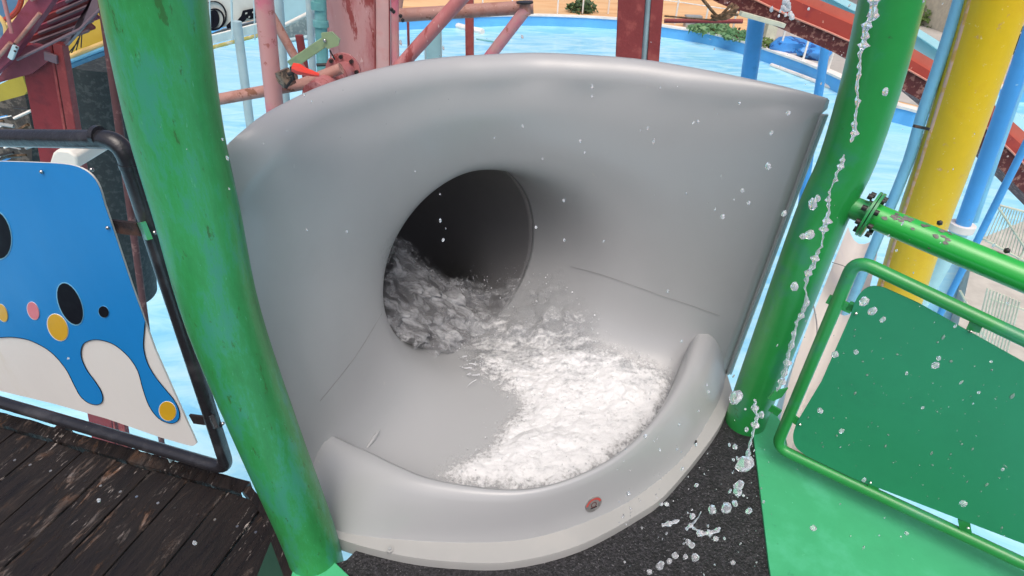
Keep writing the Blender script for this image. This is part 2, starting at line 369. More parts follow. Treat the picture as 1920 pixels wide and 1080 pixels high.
RL = [PZ(*p, 0) for p in [(1370, 778), (1408, 778)]]
fl = [PZ(*p, -.004) for p in [(650, 1050), (700, 1000), (900, 960), (1150, 900), (1330, 790), (1372, 760), (1409, 775), (1442, 900), (1500, 1300), (450, 1400), (560, 1080)]]
tag(MB().prism(fl, (0, 0, -.05)).build('rubber_floor', RUBBER, smooth=False), kind='structure')

# ------------------------------------------------------------------ the slide
az, ti, RR = R(42), .02, .42
AX = V((-sin(az) * cos(ti), cos(az) * cos(ti), -sin(ti)))
UX = V((cos(az), sin(az), 0)); WX = UX.cross(AX).normalized()
if WX.z < 0: WX = -WX
HCn = V((-.178, 2.071, .46))
rimp = [((362, 346), 1.18), ((415, 288), 1.25), ((460, 245), 1.29), ((500, 215), 1.30), ((550, 188), 1.30), ((600, 165), 1.30), ((670, 141), 1.30), ((740, 124), 1.30), ((820, 111), 1.30), ((900, 105), 1.30), ((1000, 101), 1.30), ((1100, 105), 1.30),
        ((1200, 113), 1.295), ((1300, 129), 1.285), ((1400, 149), 1.275), ((1480, 167), 1.265), ((1550, 186), 1.26)]
rim = resample(spline([PZ(*p, z) for p, z in rimp], 8), 81)           # left -> right
RB = PZ(1372, 742, .03)
gpx = [(572, 915), (604, 960), (631, 996), (737, 1012), (881, 1019), (1000, 1010), (1111, 975), (1194, 932), (1278, 863), (1318, 806), (1350, 748), (1362, 700)]
fpx = [(566, 930), (596, 975), (622, 1008), (740, 1043), (850, 1058), (960, 1058), (1083, 1028), (1194, 970), (1256, 922), (1344, 811), (1374, 742)]
kpx = [(580, 796), (600, 806), (641, 828), (689, 849), (737, 873), (809, 901), (928, 920), (1013, 917), (1098, 890), (1168, 850), (1222, 798), (1268, 735), (1302, 668), (1324, 606), (1336, 560)]
G = resample(spline([PZ(*p, .03) for p in gpx], 8), 81)
F = resample(spline([PZ(*p, .022) for p in fpx], 8), 81)
K = resample(spline([PZ(*p, .215) for p in kpx], 8), 81)
roll_in = .07
loop = []   # (theta, B, tangent, rollflag)
cen = V((.15, 1.5, 0))
def inward(p): d = V((cen.x - p.x, cen.y - p.y, 0)); return d.normalized()
rimB = []
for i, p in enumerate(rim):
    k_ = min(1, (80 - i) / 16); rimB.append(p + inward(p) * (.004 + .053 * k_) + V((0, 0, -.045 - .022 * k_)))
lt, rt = rimB[0], rimB[-1]
LBc = V((G[0].x - .02, G[0].y + .02, .03))
segs = []
NB, NS = 60, 24
bot = resample([V((g.x, g.y, .03)) for g in G], NB)[::-1]             # right -> left
for i in range(NB): t = i / (NB - 1); segs.append((-32 - t * 118, bot[i], 'f'))
for i in range(1, NS):                                                 # left edge upwards
    t = i / NS; segs.append((210 - 360 - t * 58, bot[-1].lerp(lt, t), 'l'))
for i in range(81):
    t = i / 80; segs.append((152 - 360 - t * 120, rimB[i], 'w'))
for i in range(1, NS):
    t = i / NS; segs.append((-328 - t * 64, rt.lerp(bot[0], t), 'r'))
NL = len(segs)
def smooth_list(vals, k=5, it=3):
    for _ in range(it): vals = [sum((vals[(i + j) % len(vals)] for j in range(-k, k + 1)), V((0, 0, 0))) / (2 * k + 1) for i in range(len(vals))]
    return vals
def Hp(th, d=0): return HCn + UX * RR * cos(th) + WX * RR * sin(th) + AX * d
def tH(th):
    c, s = cos(th), sin(th)
    return .04 + .55 * max(c, 0) ** 1.2 + .26 * max(-s, 0) * (1 if c > -.2 else .6) + .03 * max(s, 0)
_tl = V((rimB[8].x - rimB[0].x, rimB[8].y - rimB[0].y, 0)).normalized(); _tr = V((rimB[-9].x - rimB[-1].x, rimB[-9].y - rimB[-1].y, 0)).normalized()
tans = []
for k, (th_, B_, kind_) in enumerate(segs):
    D = Hp(R(th_)) - B_
    if kind_ == 'f': T = V((D.x, D.y, 0)) * .45
    else:
        if kind_ == 'l': pt = _tl
        elif kind_ == 'r': pt = _tr
        else:
            q_ = min(max(k - (NB + NS - 1), 2), 78); pt = rimB[q_ + 2] - rimB[q_ - 2]; pt.z = 0; pt.normalize()
        T = (pt * D.dot(pt) + V((0, 0, D.z))) * .42
    tans.append(T)
tans = smooth_list(tans, 7, 3)
_cl = []; _p = HCn.copy(); _a, _e = az, 0.0                             # centre line of the tube: curls left and down
for _i in range(130):
    _cl.append((_p.copy(), _a, _e)); _p = _p + V((-sin(_a) * cos(_e), cos(_a) * cos(_e), -sin(_e))) * .02; _a += -.004 if _i > 12 else .012; _e = min(_e + .028, R(72))
def shell_pt(j, s):
    """j loop index (float), s 0..1 wall, >1 inside the tube (metres beyond)"""
    j0 = int(j) % NL; j1 = (j0 + 1) % NL; fr = j - int(j)
    def ev(k):
        th = R(segs[k][0]); B = segs[k][1]
        if s <= 1:
            H = Hp(th); P1 = B + tans[k]; P2 = H - AX * tH(th)
            return B * (1 - s) ** 3 + P1 * 3 * s * (1 - s) ** 2 + P2 * 3 * s * s * (1 - s) + H * s ** 3
        f_ = (s - 1) / .02; k_ = min(int(f_), 128); g_ = min(f_ - k_, 1); c0, a0, e0 = _cl[k_]; c1_, a1, e1_ = _cl[k_ + 1]
        cc = c0.lerp(c1_, g_); a_ = a0 + (a1 - a0) * g_; e_ = e0 + (e1_ - e0) * g_
        u_ = V((cos(a_), sin(a_), 0)); w_ = V((-sin(a_) * sin(e_), cos(a_) * sin(e_), cos(e_)))
        return cc + u_ * RR * cos(th) + w_ * RR * sin(th)
    return ev(j0).lerp(ev(j1), fr)
NR = 34
_raw = shell_pt
_gr = np.array([[tuple(_raw(j, i / NR)) for j in range(NL)] for i in range(NR + 1)])
_am = np.array([min(1, (i / 7) ** 1.5, ((NR - i) / 9) ** 1.5) for i in range(NR + 1)])[:, None, None] * .5
for _ in range(110): _gr += _am * ((np.roll(_gr, 1, 1) + np.roll(_gr, -1, 1)) / 2 - _gr)
_am2 = np.array([min(1, i / 4, (NR - i) / 5) for i in range(NR + 1)])[1:-1, None, None] * .4
for _ in range(6): _gr[1:-1] += _am2 * ((_gr[:-2] + _gr[2:]) / 2 - _gr[1:-1])
def shell_pt(j, s):
    if s > 1: return _raw(j, s)
    j0 = int(math.floor(j)); fj = j - j0; u = s * NR; i0 = min(int(u), NR - 1); fi = u - i0; a, b = j0 % NL, (j0 + 1) % NL
    q = (_gr[i0][a] * (1 - fj) + _gr[i0][b] * fj) * (1 - fi) + (_gr[i0 + 1][a] * (1 - fj) + _gr[i0 + 1][b] * fj) * fi
    return V(q)
slide = thing('water_slide', 'grey open-fronted water slide bowl leading into a round tube toned dark for its inner shade', 'water slide', (0, 1.6, 0))
rows = [[shell_pt(j, (i / NR)) for j in range(NL)] for i in range(NR + 1)]
rows += [[shell_pt(j, 1 + d) for j in range(NL)] for d in [.02, .04, .06]]
bowl = MB().grid(rows, closed=True)
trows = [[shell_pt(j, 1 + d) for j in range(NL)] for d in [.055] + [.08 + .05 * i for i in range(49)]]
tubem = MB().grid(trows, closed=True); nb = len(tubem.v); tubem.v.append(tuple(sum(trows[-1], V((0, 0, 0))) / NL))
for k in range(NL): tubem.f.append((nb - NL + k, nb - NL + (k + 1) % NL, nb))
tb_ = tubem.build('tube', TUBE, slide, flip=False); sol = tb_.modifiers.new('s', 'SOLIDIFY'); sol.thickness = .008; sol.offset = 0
# outward roll along the top rim
rr_ = []
for i in range(81):
    B = rimB[i]; P = rim[i]; out = V((P.x - B.x, P.y - B.y, 0))
    prof = [B + out * (1 - cos(a)) * 1.0 + V((0, 0, P.z - B.z)) * sin(a) for a in [pi / 2 * k / 7 for k in range(8)]]
    on = out.normalized(); prof += [P + on * .008 + V((0, 0, -.006)), P + on * .010 + V((0, 0, -.03))]
    rr_.append(prof)
bowl.grid(rr_); bowl.add(rr_[-1] + [rr_[-1][0] + V((.0, .0, -.0))], [tuple(range(len(rr_[-1])))])
sh = bowl.build('bowl', GREY, slide, merge=.0008, flip=False)
bm = bmesh.new(); bm.from_mesh(sh.data); bmesh.ops.recalc_face_normals(bm, faces=bm.faces); bm.to_mesh(sh.data); bm.free()
sh.data.set_sharp_from_angle(angle=R(60))
sol = sh.modifiers.new('s', 'SOLIDIFY'); sol.thickness = .008; sol.offset = 0
# lip ----------------------------------------------------
rows = []
nL = 81
for i in range(nL):
    t = i / (nL - 1)
    e = min(t / .05, (1 - t) / .06, 1); e = max(1 - (1 - e) ** 3, 0) ** (1 / 3)
    g, k = G[i], K[i]; inn = (inward(k)); base = V((k.x, k.y, .03))
    h = .185 + .07 * max(0, (t - .78) / .22)
    fat = .035 + .10 * max(0, (t - .62) / .38)
    pr = []
    gz = V((g.x, g.y, .031))
    for q, hh in ((0, 0), (.10, .16), (.22, .36), (.40, .60), (.60, .82), (.80, .955), (1.0, 1.0)):
        pp = gz.lerp(V((k.x, k.y, .031)), q); pr.append(V((pp.x, pp.y, .031 + h * hh * e)))
    for q, hh in ((.35, .97), (.7, .80), (.95, .5), (1.1, .2), (1.2, -.05)):
        pp = base + inn * fat * q; pr.append(V((pp.x, pp.y, .031 + h * hh * e)))
    rows.append(pr)
lip = MB().grid(rows).build('front_lip', GREY, slide)
lip.data.set_sharp_from_angle(angle=R(80))
rows = [[V((F[i].x, F[i].y, -.03)), V((F[i].x, F[i].y, .018)), F[i].lerp(G[i], .05) + V((0, 0, .008)), V((G[i].x, G[i].y, .034)), V((G[i].x, G[i].y, .034)).lerp(V((K[i].x, K[i].y, .034)), .25)] for i in range(nL)]
MB().grid(rows).build('flange', FLANGE, slide)
# seams, joint ring, edge trims
def hit(px, py, ob):
    iv = ob.matrix_world.inverted(); ok, loc, nor, _i = ob.ray_cast(iv @ O, (iv.to_3x3() @ ray(px, py)).normalized())
    return ob.matrix_world @ loc if ok else None
bpy.context.view_layer.update()
for pxs in ([(1070, 500), (1120, 513), (1160, 526), (1200, 540), (1245, 556), (1290, 571), (1350, 592), (1404, 611)], [(716, 588), (700, 615), (680, 648), (655, 684), (625, 722), (600, 752)]):
    sp_ = [h for h in (hit(a, b, sh) for a, b in pxs) if h]
    if len(sp_) > 2: MB().tube([h + (O - h).normalized() * .003 for h in spline(sp_, 4)], .0008, 6).build('seam', SEAM, slide)
ring = [Hp(R(a), .015) for a in range(-50, 160, 5)]
MB().tube([HCn + (p - HCn) * .999 for p in ring], .002, 6).build('joint_ring', SEAM, slide)
ed_ = [rt.lerp(bot[0], t / 20) + V((.004, -.004, 0)) for t in range(21)]
MB().tube([p for p in ed_], .007, 8).build('edge_trim', GREYD, slide)
MB().tube([p + V((.013, .002, 0)) for p in ed_], .006, 6).build('edge_trim', PALEP, slide)
# small raised rib on the floor
q0, q1 = hit(712, 806, sh), hit(688, 840, sh)
if q0 and q1: MB().tube([q0.lerp(q1, t / 8) for t in range(9)], [.002, .006, .008, .009, .009, .008, .007, .006, .002], 8).build('drain_rib', GREY, slide)
# badge on the lip and flange bolt
bpy.context.view_layer.update()
inv = lip.matrix_world.inverted(); ok, loc, nor, _i = lip.ray_cast(inv @ O, (inv.to_3x3() @ ray(1112, 945)).normalized())
loc = lip.matrix_world @ loc; nor = (lip.matrix_world.to_3x3() @ nor).normalized()
if nor.dot(ray(1112, 945)) > 0: nor = -nor
tx = V((0, 0, 1)).cross(nor).normalized(); ty = nor.cross(tx)
def disc(mb, c, rx, ry, th, n=28, a0=0, a1=2 * pi, inner=0):
    if inner:
        o_, i_ = [], []
        for k in range(n + 1):
            a = a0 + (a1 - a0) * k / n; o_.append(c + tx * rx * cos(a) + ty * ry * sin(a) + nor * th); i_.append(c + tx * rx * inner * cos(a) + ty * ry * inner * sin(a) + nor * th)
        return mb.grid([o_, i_])
    return mb.prism([c + tx * rx * cos(2 * pi * k / n) + ty * ry * sin(2 * pi * k / n) for k in range(n)], nor * th)
bd = disc(MB(), loc - nor * .002, .031, .029, .006).build('badge', mat('badge_silver', (.30, .30, .29), .35, (.20, .2, .2), 60, (.45, .6), metal=.3), slide, smooth=False)
disc(MB(), loc, .030, .028, .0045, a0=.2, a1=pi - .1, inner=.72).build('badge_arc', mat('badge_red', (.55, .08, .07), .4), bd, smooth=False)
disc(MB(), loc, .012, .012, .0046, inner=.62).build('badge_emblem', mat('badge_mark', (.14, .06, .06), .4), bd, smooth=False)
MB().beam(loc + nor * .0045 - tx * .012 - ty * .012, loc + nor * .0045 + tx * .012 - ty * .012, .003, .001, nor).build('badge_emblem', BLK, bd, smooth=False)
p = PZ(731, 1031, .034)
wsh = MB().tube([p - V((0, 0, .01)), p + V((0, 0, .004))], .011, 20).build('washer', FLANGE, slide)
MB().tube([p, p + V((0, 0, .009))], .006, 6).build('bolt_head', GREYD, slide)
p = PZ(1305, 828, .05)
MB().tube([p - V((0, 0, .01)), p + V((0, 0, .004))], .004, 8).build('bolt_head', BOLT, slide)

# ------------------------------------------------------------------ green posts
def bent_post(px3, y, r, name, label, mt, zb):
    pass
def post_path(pts):                                  # pts: list of world points bottom->top
    return spline(pts, 6)
def vz(px, py, yy): return PY(px, py, yy)
gp = thing('green_post', 'thick weathered green steel post beside the wooden deck, teal streaks down it', 'post', PZ(578, 1030, 0), 'green posts either side of the slide')
by = PZ(585, 1040, 0).y
pts = [PY(600, 1075, by), PY(577, 1000, by), PY(500, 810, by), PY(421, 600, by), PY(371, 400, by), PY(330, 235, by), PY(290, 0, by), PY(262, -200, by), PY(240, -420, by)]
MB().tube(spline(pts, 5), [.079] * 41, 48).build('post_shaft', GREEN, gp)
gr = thing('green_post', 'green steel post at the slide edge with a bolted crossbar joint on it', 'post', PZ(1400, 790, 0), 'green posts either side of the slide')
by2 = PZ(1400, 790, 0).y
pts = [PY(1385, 830, by2), PY(1402, 775, by2), PY(1452, 640, by2), PY(1537, 413, by2), PY(1588, 300, by2), PY(1635, 150, by2), PY(1671, 0, by2), PY(1715, -200, by2), PY(1755, -420, by2)]
MB().tube(spline(pts, 5), [.077] * 41, 48).build('post_shaft', GREEN2, gr)
# base bracket of left post
gb = thing('base_bracket', 'small light green folded plate at the foot of the left post', 'bracket', PZ(590, 1060, 0))
q = [PZ(*p, .012) for p in [(558, 1042), (598, 1030), (615, 1042), (655, 1080), (700, 1130), (620, 1300), (535, 1300), (544, 1085)]]
MB().prism(q, (0, 0, -.05)).build('plate', GREEN4, gb, smooth=False, bevel=.002)
q = [PZ(*p, .0) for p in [(510, 1010), (552, 1046), (540, 1085), (528, 1200), (455, 1200), (480, 1085)]]
MB().prism(q, (0, 0, -.03)).build('side_plate', mat('dark_green_plate', (.012, .05, .03), .4), gb, smooth=False)

# ------------------------------------------------------------------ black railing with printed panel
A0 = PZ(425, 868, .08); A1 = PZ(0, 745, .08); rdir = (A1 - A0); rdir.z = 0; rdir.normalize(); rn = V((-rdir.y, rdir.x, 0))
if rn.dot(-A0) < 0: rn = -rn
def PL(px, py, off=0): return PP(px, py, A0 + rn * off, rn)
rl = thing('black_railing', 'black pipe railing frame carrying a blue and cream printed panel', 'railing', (A0.x, A0.y, 0))
c1 = PL(428, 880); c2 = PL(228, 262); e1 = PL(-160, 707); e2 = PL(-160, 256)
path = [e2] + arc(e2, c2, c1, .055, 8) + [c2.lerp(c1, t) for t in (.25, .5, .75)] + arc(c2, c1, e1, .06, 8) + [e1]
MB().tube(path, .0225, 20).build('pipe_frame', BLACK, rl)
# welded elbow collars
d_ = (c1 - c2).normalized()
MB().tube([c2 + rdir * .075, c2 + rdir * .062], .0242, 20).build('weld_bead', BLACK, rl)
MB().tube([c2 + d_ * .07, c2 + d_ * .058], .0242, 20).build('weld_bead', BLACK, rl)
# clamps to the post and to the deck
for py_, x0, x1 in ((432, 268, 300), (790, 396, 425)):
    a_ = PL(x0, py_); b_ = PY(x1 + 6, py_ + 4, by + .0)
    MB().beam(a_, a_ + (b_ - a_).normalized() * .09, .012, .045).build('post_tab', GREEN if py_ < 500 else BLACK, rl, smooth=False)
    MB().ball(PL(x0 + 22, py_ + 4, .03), .006, 2).build('bolt', CHROME, rl)
for (a_, b_) in (((212, 424), (262, 430)), ((360, 785), (412, 792))):
    MB().beam(PL(*a_, -.005), PL(*b_, -.005), .008, .038).build('panel_tab', RUST, rl, smooth=False)
a_ = PL(115, 800); MB().beam(a_ + V((0, 0, 0)), a_ + V((0, 0, -.12)), .045, .03, rn).build('foot', RUST, rl, smooth=False)
a_ = PL(322, 856); MB().beam(a_ + V((0, 0, .02)), a_ + V((0, 0, -.025)), .006, .03, rn).build('foot', PALEP, rl, smooth=False)
# panel outline
def smooth_px(pts, n=8):
    return [(p.x, p.y) for p in spline([V((a, b, 0)) for a, b in pts], n)]
OUT = smooth_px([(-120, 305), (-60, 304), (0, 303), (70, 305), (120, 308), (150, 315), (172, 330), (186, 352), (196, 385)], 3) + [(210, 425), (245, 530), (290, 655), (330, 745)] + smooth_px([(350, 790), (366, 825), (368, 832), (360, 836), (345, 833)], 3) + [(300, 820), (200, 785), (100, 757), (0, 733), (-120, 702)]
panel = MB().prism([PL(a, b, .012) for a, b in OUT], -rn * .006).build('panel', CREAM, rl, smooth=False)
def print_shape(px, m, lay, name):
    MB().prism([PL(a, b, .012 + .0012 * lay) for a, b in px], -rn * .001).build(name, m, panel, smooth=False)
drip = [(-120, 640), (-60, 638), (0, 633), (30, 633), (60, 640), (95, 660), (122, 690), (138, 720), (150, 742), (165, 755), (182, 759), (192, 752), (190, 735), (178, 715), (162, 693), (152, 668), (155, 647), (170, 638), (190, 638), (215, 647), (240, 668), (258, 695), (268, 730), (280, 762), (298, 785), (320, 794), (334, 788), (336, 772), (326, 750), (308, 728), (290, 705), (276, 680), (269, 652), (270, 625), (272, 604)]
blue = OUT[:OUT.index((245, 530)) + 1] + [(258, 566)] + smooth_px(drip, 3)[::-1]
# darker outline under the blue print
def grow(px, k):
    cx = sum(a for a, b in px) / len(px); cy = sum(b for a, b in px) / len(px); return [(cx + (a - cx) * k, cy + (b - cy) * k) for a, b in px]
print_shape(blue, BLUEP, 2, 'blue_drip_print')
ol = [PL(a, b, .0152) for a, b in smooth_px(drip, 4)]
MB().tube(ol, .0011, 4).build('drip_outline', BLK, panel)
def ell(cx, cy, rx, ry, ang, n=24):
    a_ = R(ang); return [(cx + rx * cos(t) * cos(a_) - ry * sin(t) * sin(a_), cy + rx * cos(t) * sin(a_) + ry * sin(t) * cos(a_)) for t in [2 * pi * k / n for k in range(n)]]
for (cx, cy, rx, ry, an), m, nm in [((131, 570, 20, 41, -22), BLK, 'black_spot'), ((194, 585, 9, 11, -25), BLK, 'black_spot'), ((108, 614, 17, 26, -25), YELP, 'yellow_spot'), ((62, 583, 10, 17, -20), PINKP, 'pink_spot'),
                                ((4, 587, 9, 17, -20), YELP, 'yellow_spot'), ((314, 771, 15, 18, -20), YELP, 'yellow_spot'), ((-8, 440, 27, 46, -12), BLK, 'black_spot')]:
    print_shape(ell(cx, cy, rx * 1.09, ry * 1.05, an), CREAM if m is not BLK else LBLUE, 3, nm + '_rim'); print_shape(ell(cx, cy, rx, ry, an), m, 4, nm)
for a, b in ((78, 322), (202, 427), (172, 318)):
    MB().ball(PL(a, b, .017), .0055, 2, (1, 1, 1)).build('screw', CHROME, rl)

# ------------------------------------------------------------------ right railing
B0 = PZ(1462, 838, .1); B1 = PZ(1920, 1058, .1); bdir = (B1 - B0).normalized(); bn = V((-bdir.y, bdir.x, 0))
if bn.dot(-B0) < 0: bn = -bn
def PR(px, py, off=0): return PP(px, py, B0 + bn * off, bn)
rg = thing('green_railing', 'green pipe railing frame holding a plain green sheet panel', 'railing', (B0.x, B0.y, 0))
c1 = PR(1455, 838); c2 = PR(1604, 486); e1 = PR(2150, 1165); e2 = PR(2150, 745)
path = [e2] + arc(e2, c2, c1, .05, 8) + [c2.lerp(c1, t) for t in (.3, .6)] + arc(c2, c1, e1, .05, 8) + [e1]
MB().tube(path, .0195, 20).build('pipe_frame', GREEN2, rg)
OUT2 = [(2150, 792), (1920, 680)] + smooth_px([(1720, 568), (1680, 550), (1650, 538), (1625, 540), (1606, 560), (1595, 590)], 4) + [(1540, 715)] + smooth_px([(1495, 790), (1487, 815), (1492, 838), (1512, 855)], 4) + [(1600, 897), (1920, 1020), (2150, 1110)]
MB().prism([PR(a, b, .006) for a, b in OUT2], -bn * .005).build('panel', GREEN3, rg, smooth=False)
for a_, b_ in (((1552, 560), (1598, 580)), ((1590, 572), (1612, 582)), ((1836, 594), (1824, 620)), ((1478, 778), (1498, 792)), ((1444, 764), (1462, 775)), ((1636, 905), (1642, 930)), ((1807, 975), (1812, 1002))):
    MB().beam(PR(*a_), PR(*b_), .008, .03).build('tab', GREEN2, rg, smooth=False)
for a, b in ((1605, 588), (1820, 622), (1500, 796), (1632, 905), (1815, 990), (1464, 832)):
    MB().ball(PR(a, b, .012), .005, 1).build('rivet', CHROME if a != 1464 else BAREM, rg)
# beads of water clinging to the sheet panel
mb = MB(); q = random.Random(21)
for _ in range(170):
    a, b = q.uniform(1500, 1915), q.uniform(560, 1010)
    lo, hi = 560 + (a - 1650) * .47, 830 + (a - 1500) * .45
    if not (lo + 15 < b < hi): continue
    p = PR(a, b, .0062); k_ = q.random() ** 3; r_ = .0012 + .0035 * k_
    mb.ball(p, r_, 1, (1, .5, q.choice((1, 1.2, 2.5))), .2, Matrix.Rotation(math.atan2(bdir.y, bdir.x), 3, 'Z'))
pd_ = mb.build('water_bead', WATER, rg, flip=False); pd_['kind'] = 'stuff'
# crossbar with bolted flange
cb = thing('green_crossbar', 'bright green pipe bolted by a flange to the slide post, paint chipped', 'crossbar', PZ(1620, 400, .95))
P0 = PZ(1592, 386, .985); P1 = PZ(1990, 550, .92); xd = (P1 - P0).normalized()
MB().tube([P0 - xd * .05, P0 + xd * .065], .034, 24).build('stub', GREEN2, cb)
fa = P0 + xd * .062
MB().tube([P0 + xd * .068, P1 + xd * .6], .038, 28).build('pipe', mat('bright_green_paint', (.02, .46, .06), .3, (.02, .40, .06), 4, (.5, .7), None, .03, coat=.4), cb)
for k in (0, 1):
    c = fa + xd * (.010 * k - .006); MB().tube([c, c + xd * .007], .071, 32).build('flange_plate', GREEN2, cb)
x1 = V((0, 0, 1)); x2 = xd.cross(x1).normalized()
for k in range(8):
    a = pi / 4 * k + .2; c = fa + (x1 * cos(a) + x2 * sin(a)) * .056
    MB().tube([c - xd * .022, c - xd * .008], .0085, 10).build('bolt', BOLT, cb); MB().tube([c + xd * .013, c + xd * .026], .0085, 10).build('bolt', BOLT, cb)
# chipped paint patches sit on the pipe surface, slightly proud
def chips(cx, cy, n, sx, sy, seed, nm='paint_chip'):
    rg_ = random.Random(seed); mb = MB()
    for _ in range(n):
        px_, py_ = cx + rg_.gauss(0, sx), cy + rg_.gauss(0, sy) + (.38 * rg_.gauss(0, sx * .3))
        r = ray(px_, py_); w0 = O - P0; a = r - xd * r.dot(xd); b = w0 - xd * w0.dot(xd)
        A_, B_, C_ = a.dot(a), 2 * a.dot(b), b.dot(b) - .0383 ** 2; D = B_ * B_ - 4 * A_ * C_
        if D < 0: continue
        h = O + r * ((-B_ - math.sqrt(D)) / (2 * A_)); nn = (h - P0) - xd * (h - P0).dot(xd); nn.normalize(); t2 = xd.cross(nn)
        rad = rg_.uniform(.003, .008); poly = [h + (xd * cos(q) * rad * rg_.uniform(.7, 1.5) + t2 * sin(q) * rad * rg_.uniform(.4, .9)) for q in [2 * pi * i / 9 for i in range(9)]]
        mb.prism([p_ + nn * rg_.uniform(-.0003, .0003) for p_ in poly], nn * .0006)
    mb.build(nm, BAREM, cb, smooth=False)['kind'] = 'stuff'
chips(1688, 408, 26, 14, 4, 1); chips(1768, 437, 14, 12, 10, 2); chips(1752, 425, 8, 18, 3, 5); chips(1892, 475, 9, 10, 3, 3)
for a, b in ((1762, 418), (1888, 470)):
    MB().ball(PZ(a, b, .985), .009, 1).build('bolt', BOLT, cb)
# platform plate at the foot of right post
kp = thing('platform_plate', 'light green platform edge plate under the green railing', 'plate', PZ(1500, 950, 0))
q = [PZ(*p, .006) for p in [(1408, 776), (1440, 752), (1470, 800), (1478, 842), (1560, 884), (1700, 955), (1920, 1070), (2150, 1190), (1700, 1500), (1482, 1300), (1442, 1060)]]
MB().prism(q, (0, 0, -.06)).build('plate_sheet', GREEN4, kp, smooth=False, bevel=.002)
# diamond tie plate between post and rail
tp = [PP(*p, PY(1460, 735, B0.y + .02), V((0, 1, 0))) for p in [(1478, 728), (1466, 745), (1450, 752), (1440, 748), (1452, 735)]]
MB().prism(tp, (0, .006, 0)).build('tie_plate', GREEN, kp, smooth=False)

# ------------------------------------------------------------------ water: foam on the slide floor
POLY = [(722, 470), (738, 448), (768, 452), (782, 488), (830, 515), (880, 535), (930, 542), (965, 520), (985, 545), (1045, 520), (1075, 560), (1110, 590), (1120, 640), (1180, 665), (1245, 695), (1262, 730), (1240, 790), (1190, 840), (1130, 885), (1050, 925), (950, 930), (850, 915), (818, 893), (850, 868), (905, 850), (945, 800), (975, 765), (935, 720), (885, 695), (868, 650), (820, 640), (765, 610), (730, 570)]
def inpoly(x, y):
    c = False; j = len(POLY) - 1
    for i in range(len(POLY)):
        xi, yi = POLY[i]; xj, yj = POLY[j]
        if (yi > y) != (yj > y) and x < (xj - xi) * (y - yi) / (yj - yi) + xi: c = not c
        j = i
    return c
def pdist(x, y):
    m = 1e9; j = len(POLY) - 1
    for i in range(len(POLY)):
        ax_, ay = POLY[j]; bx, by_ = POLY[i]; dx, dy = bx - ax_, by_ - ay; L2 = dx * dx + dy * dy
        t = max(0, min(1, ((x - ax_) * dx + (y - ay) * dy) / L2)); m = min(m, math.hypot(x - ax_ - t * dx, y - ay - t * dy)); j = i
    return m if inpoly(x, y) else -m
def foam_material(name='white_foam', soft=0):
    m = bpy.data.materials.new(name); m.use_nodes = True; t = m.node_tree; N, L = t.nodes, t.links; b = N['Principled BSDF']
    at = N.new('ShaderNodeAttribute'); at.attribute_name = 'foam'; ae = N.new('ShaderNodeAttribute'); ae.attribute_name = 'air'
    tc = N.new('ShaderNodeTexCoord')
    def nz(s, d=8, ro=.65, dis=0):
        n = N.new('ShaderNodeTexNoise'); n.inputs['Scale'].default_value = s; n.inputs['Detail'].default_value = d; n.inputs['Roughness'].default_value = ro; n.inputs['Distortion'].default_value = dis; L.new(tc.outputs['Object'], n.inputs['Vector']); return n.outputs[0]
    def ma(op, a, c):
        x = N.new('ShaderNodeMath'); x.operation = op
        for i, s in enumerate((a, c)):
            if isinstance(s, (int, float)): x.inputs[i].default_value = s
            else: L.new(s, x.inputs[i])
        return x.outputs[0]
    def mr(s, a, c, d=0, e=1):
        r = N.new('ShaderNodeMapRange'); r.inputs[1].default_value = a; r.inputs[2].default_value = c; r.inputs[3].default_value = d; r.inputs[4].default_value = e; r.interpolation_type = 'SMOOTHSTEP'; L.new(s, r.inputs[0]); return r.outputs[0]
    mp = N.new('ShaderNodeMapping'); mp.inputs['Rotation'].default_value = (0, 0, R(38)); mp.inputs['Scale'].default_value = (.55, 1.3, .9); L.new(tc.outputs['Object'], mp.inputs[0])
    n1 = nz(20, 9, .7, .6); n2 = nz(70, 5, .7, .3); st_ = N.new('ShaderNodeTexNoise'); st_.inputs['Scale'].default_value = 17 - 5 * soft; st_.inputs['Detail'].default_value = 10; st_.inputs['Roughness'].default_value = .64; st_.inputs['Distortion'].default_value = .8; L.new(mp.outputs[0], st_.inputs['Vector']); n3 = st_.outputs[0]
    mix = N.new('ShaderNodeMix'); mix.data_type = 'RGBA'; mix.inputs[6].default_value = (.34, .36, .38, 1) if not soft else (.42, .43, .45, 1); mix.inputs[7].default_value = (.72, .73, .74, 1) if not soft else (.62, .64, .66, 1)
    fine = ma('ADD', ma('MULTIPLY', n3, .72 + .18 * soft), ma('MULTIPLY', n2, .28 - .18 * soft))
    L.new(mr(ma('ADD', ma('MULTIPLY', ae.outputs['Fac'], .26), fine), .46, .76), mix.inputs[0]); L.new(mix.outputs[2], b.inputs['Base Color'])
    b.inputs['Roughness'].default_value = .3 - .15 * soft; b.inputs['IOR'].default_value = 1.33
    # ragged, lacy edge: coverage from attribute + noise
    cov = ma('ADD', at.outputs['Fac'], ma('MULTIPLY', ma('SUBTRACT', n1, .5), 1.3)); cov = ma('ADD', cov, ma('MULTIPLY', ma('SUBTRACT', n2, .5), 1.1))
    body = mr(ma('ADD', ma('MULTIPLY', ae.outputs['Fac'], .55), fine), .38, .92 + .1 * soft, .12, 1.0); L.new(ma('MULTIPLY', mr(cov, .22, .95), body), b.inputs['Alpha'])
    bp = N.new('ShaderNodeBump'); bp.inputs['Strength'].default_value = .38 - .22 * soft; bp.inputs['Distance'].default_value = .010; n4 = nz(170, 4, .6); L.new(ma('ADD', ma('MULTIPLY', n1, .4), ma('ADD', ma('MULTIPLY', n2, .5), ma('MULTIPLY', n4, .35))), bp.inputs['Height']); L.new(bp.outputs[0], b.inputs['Normal'])
    return m
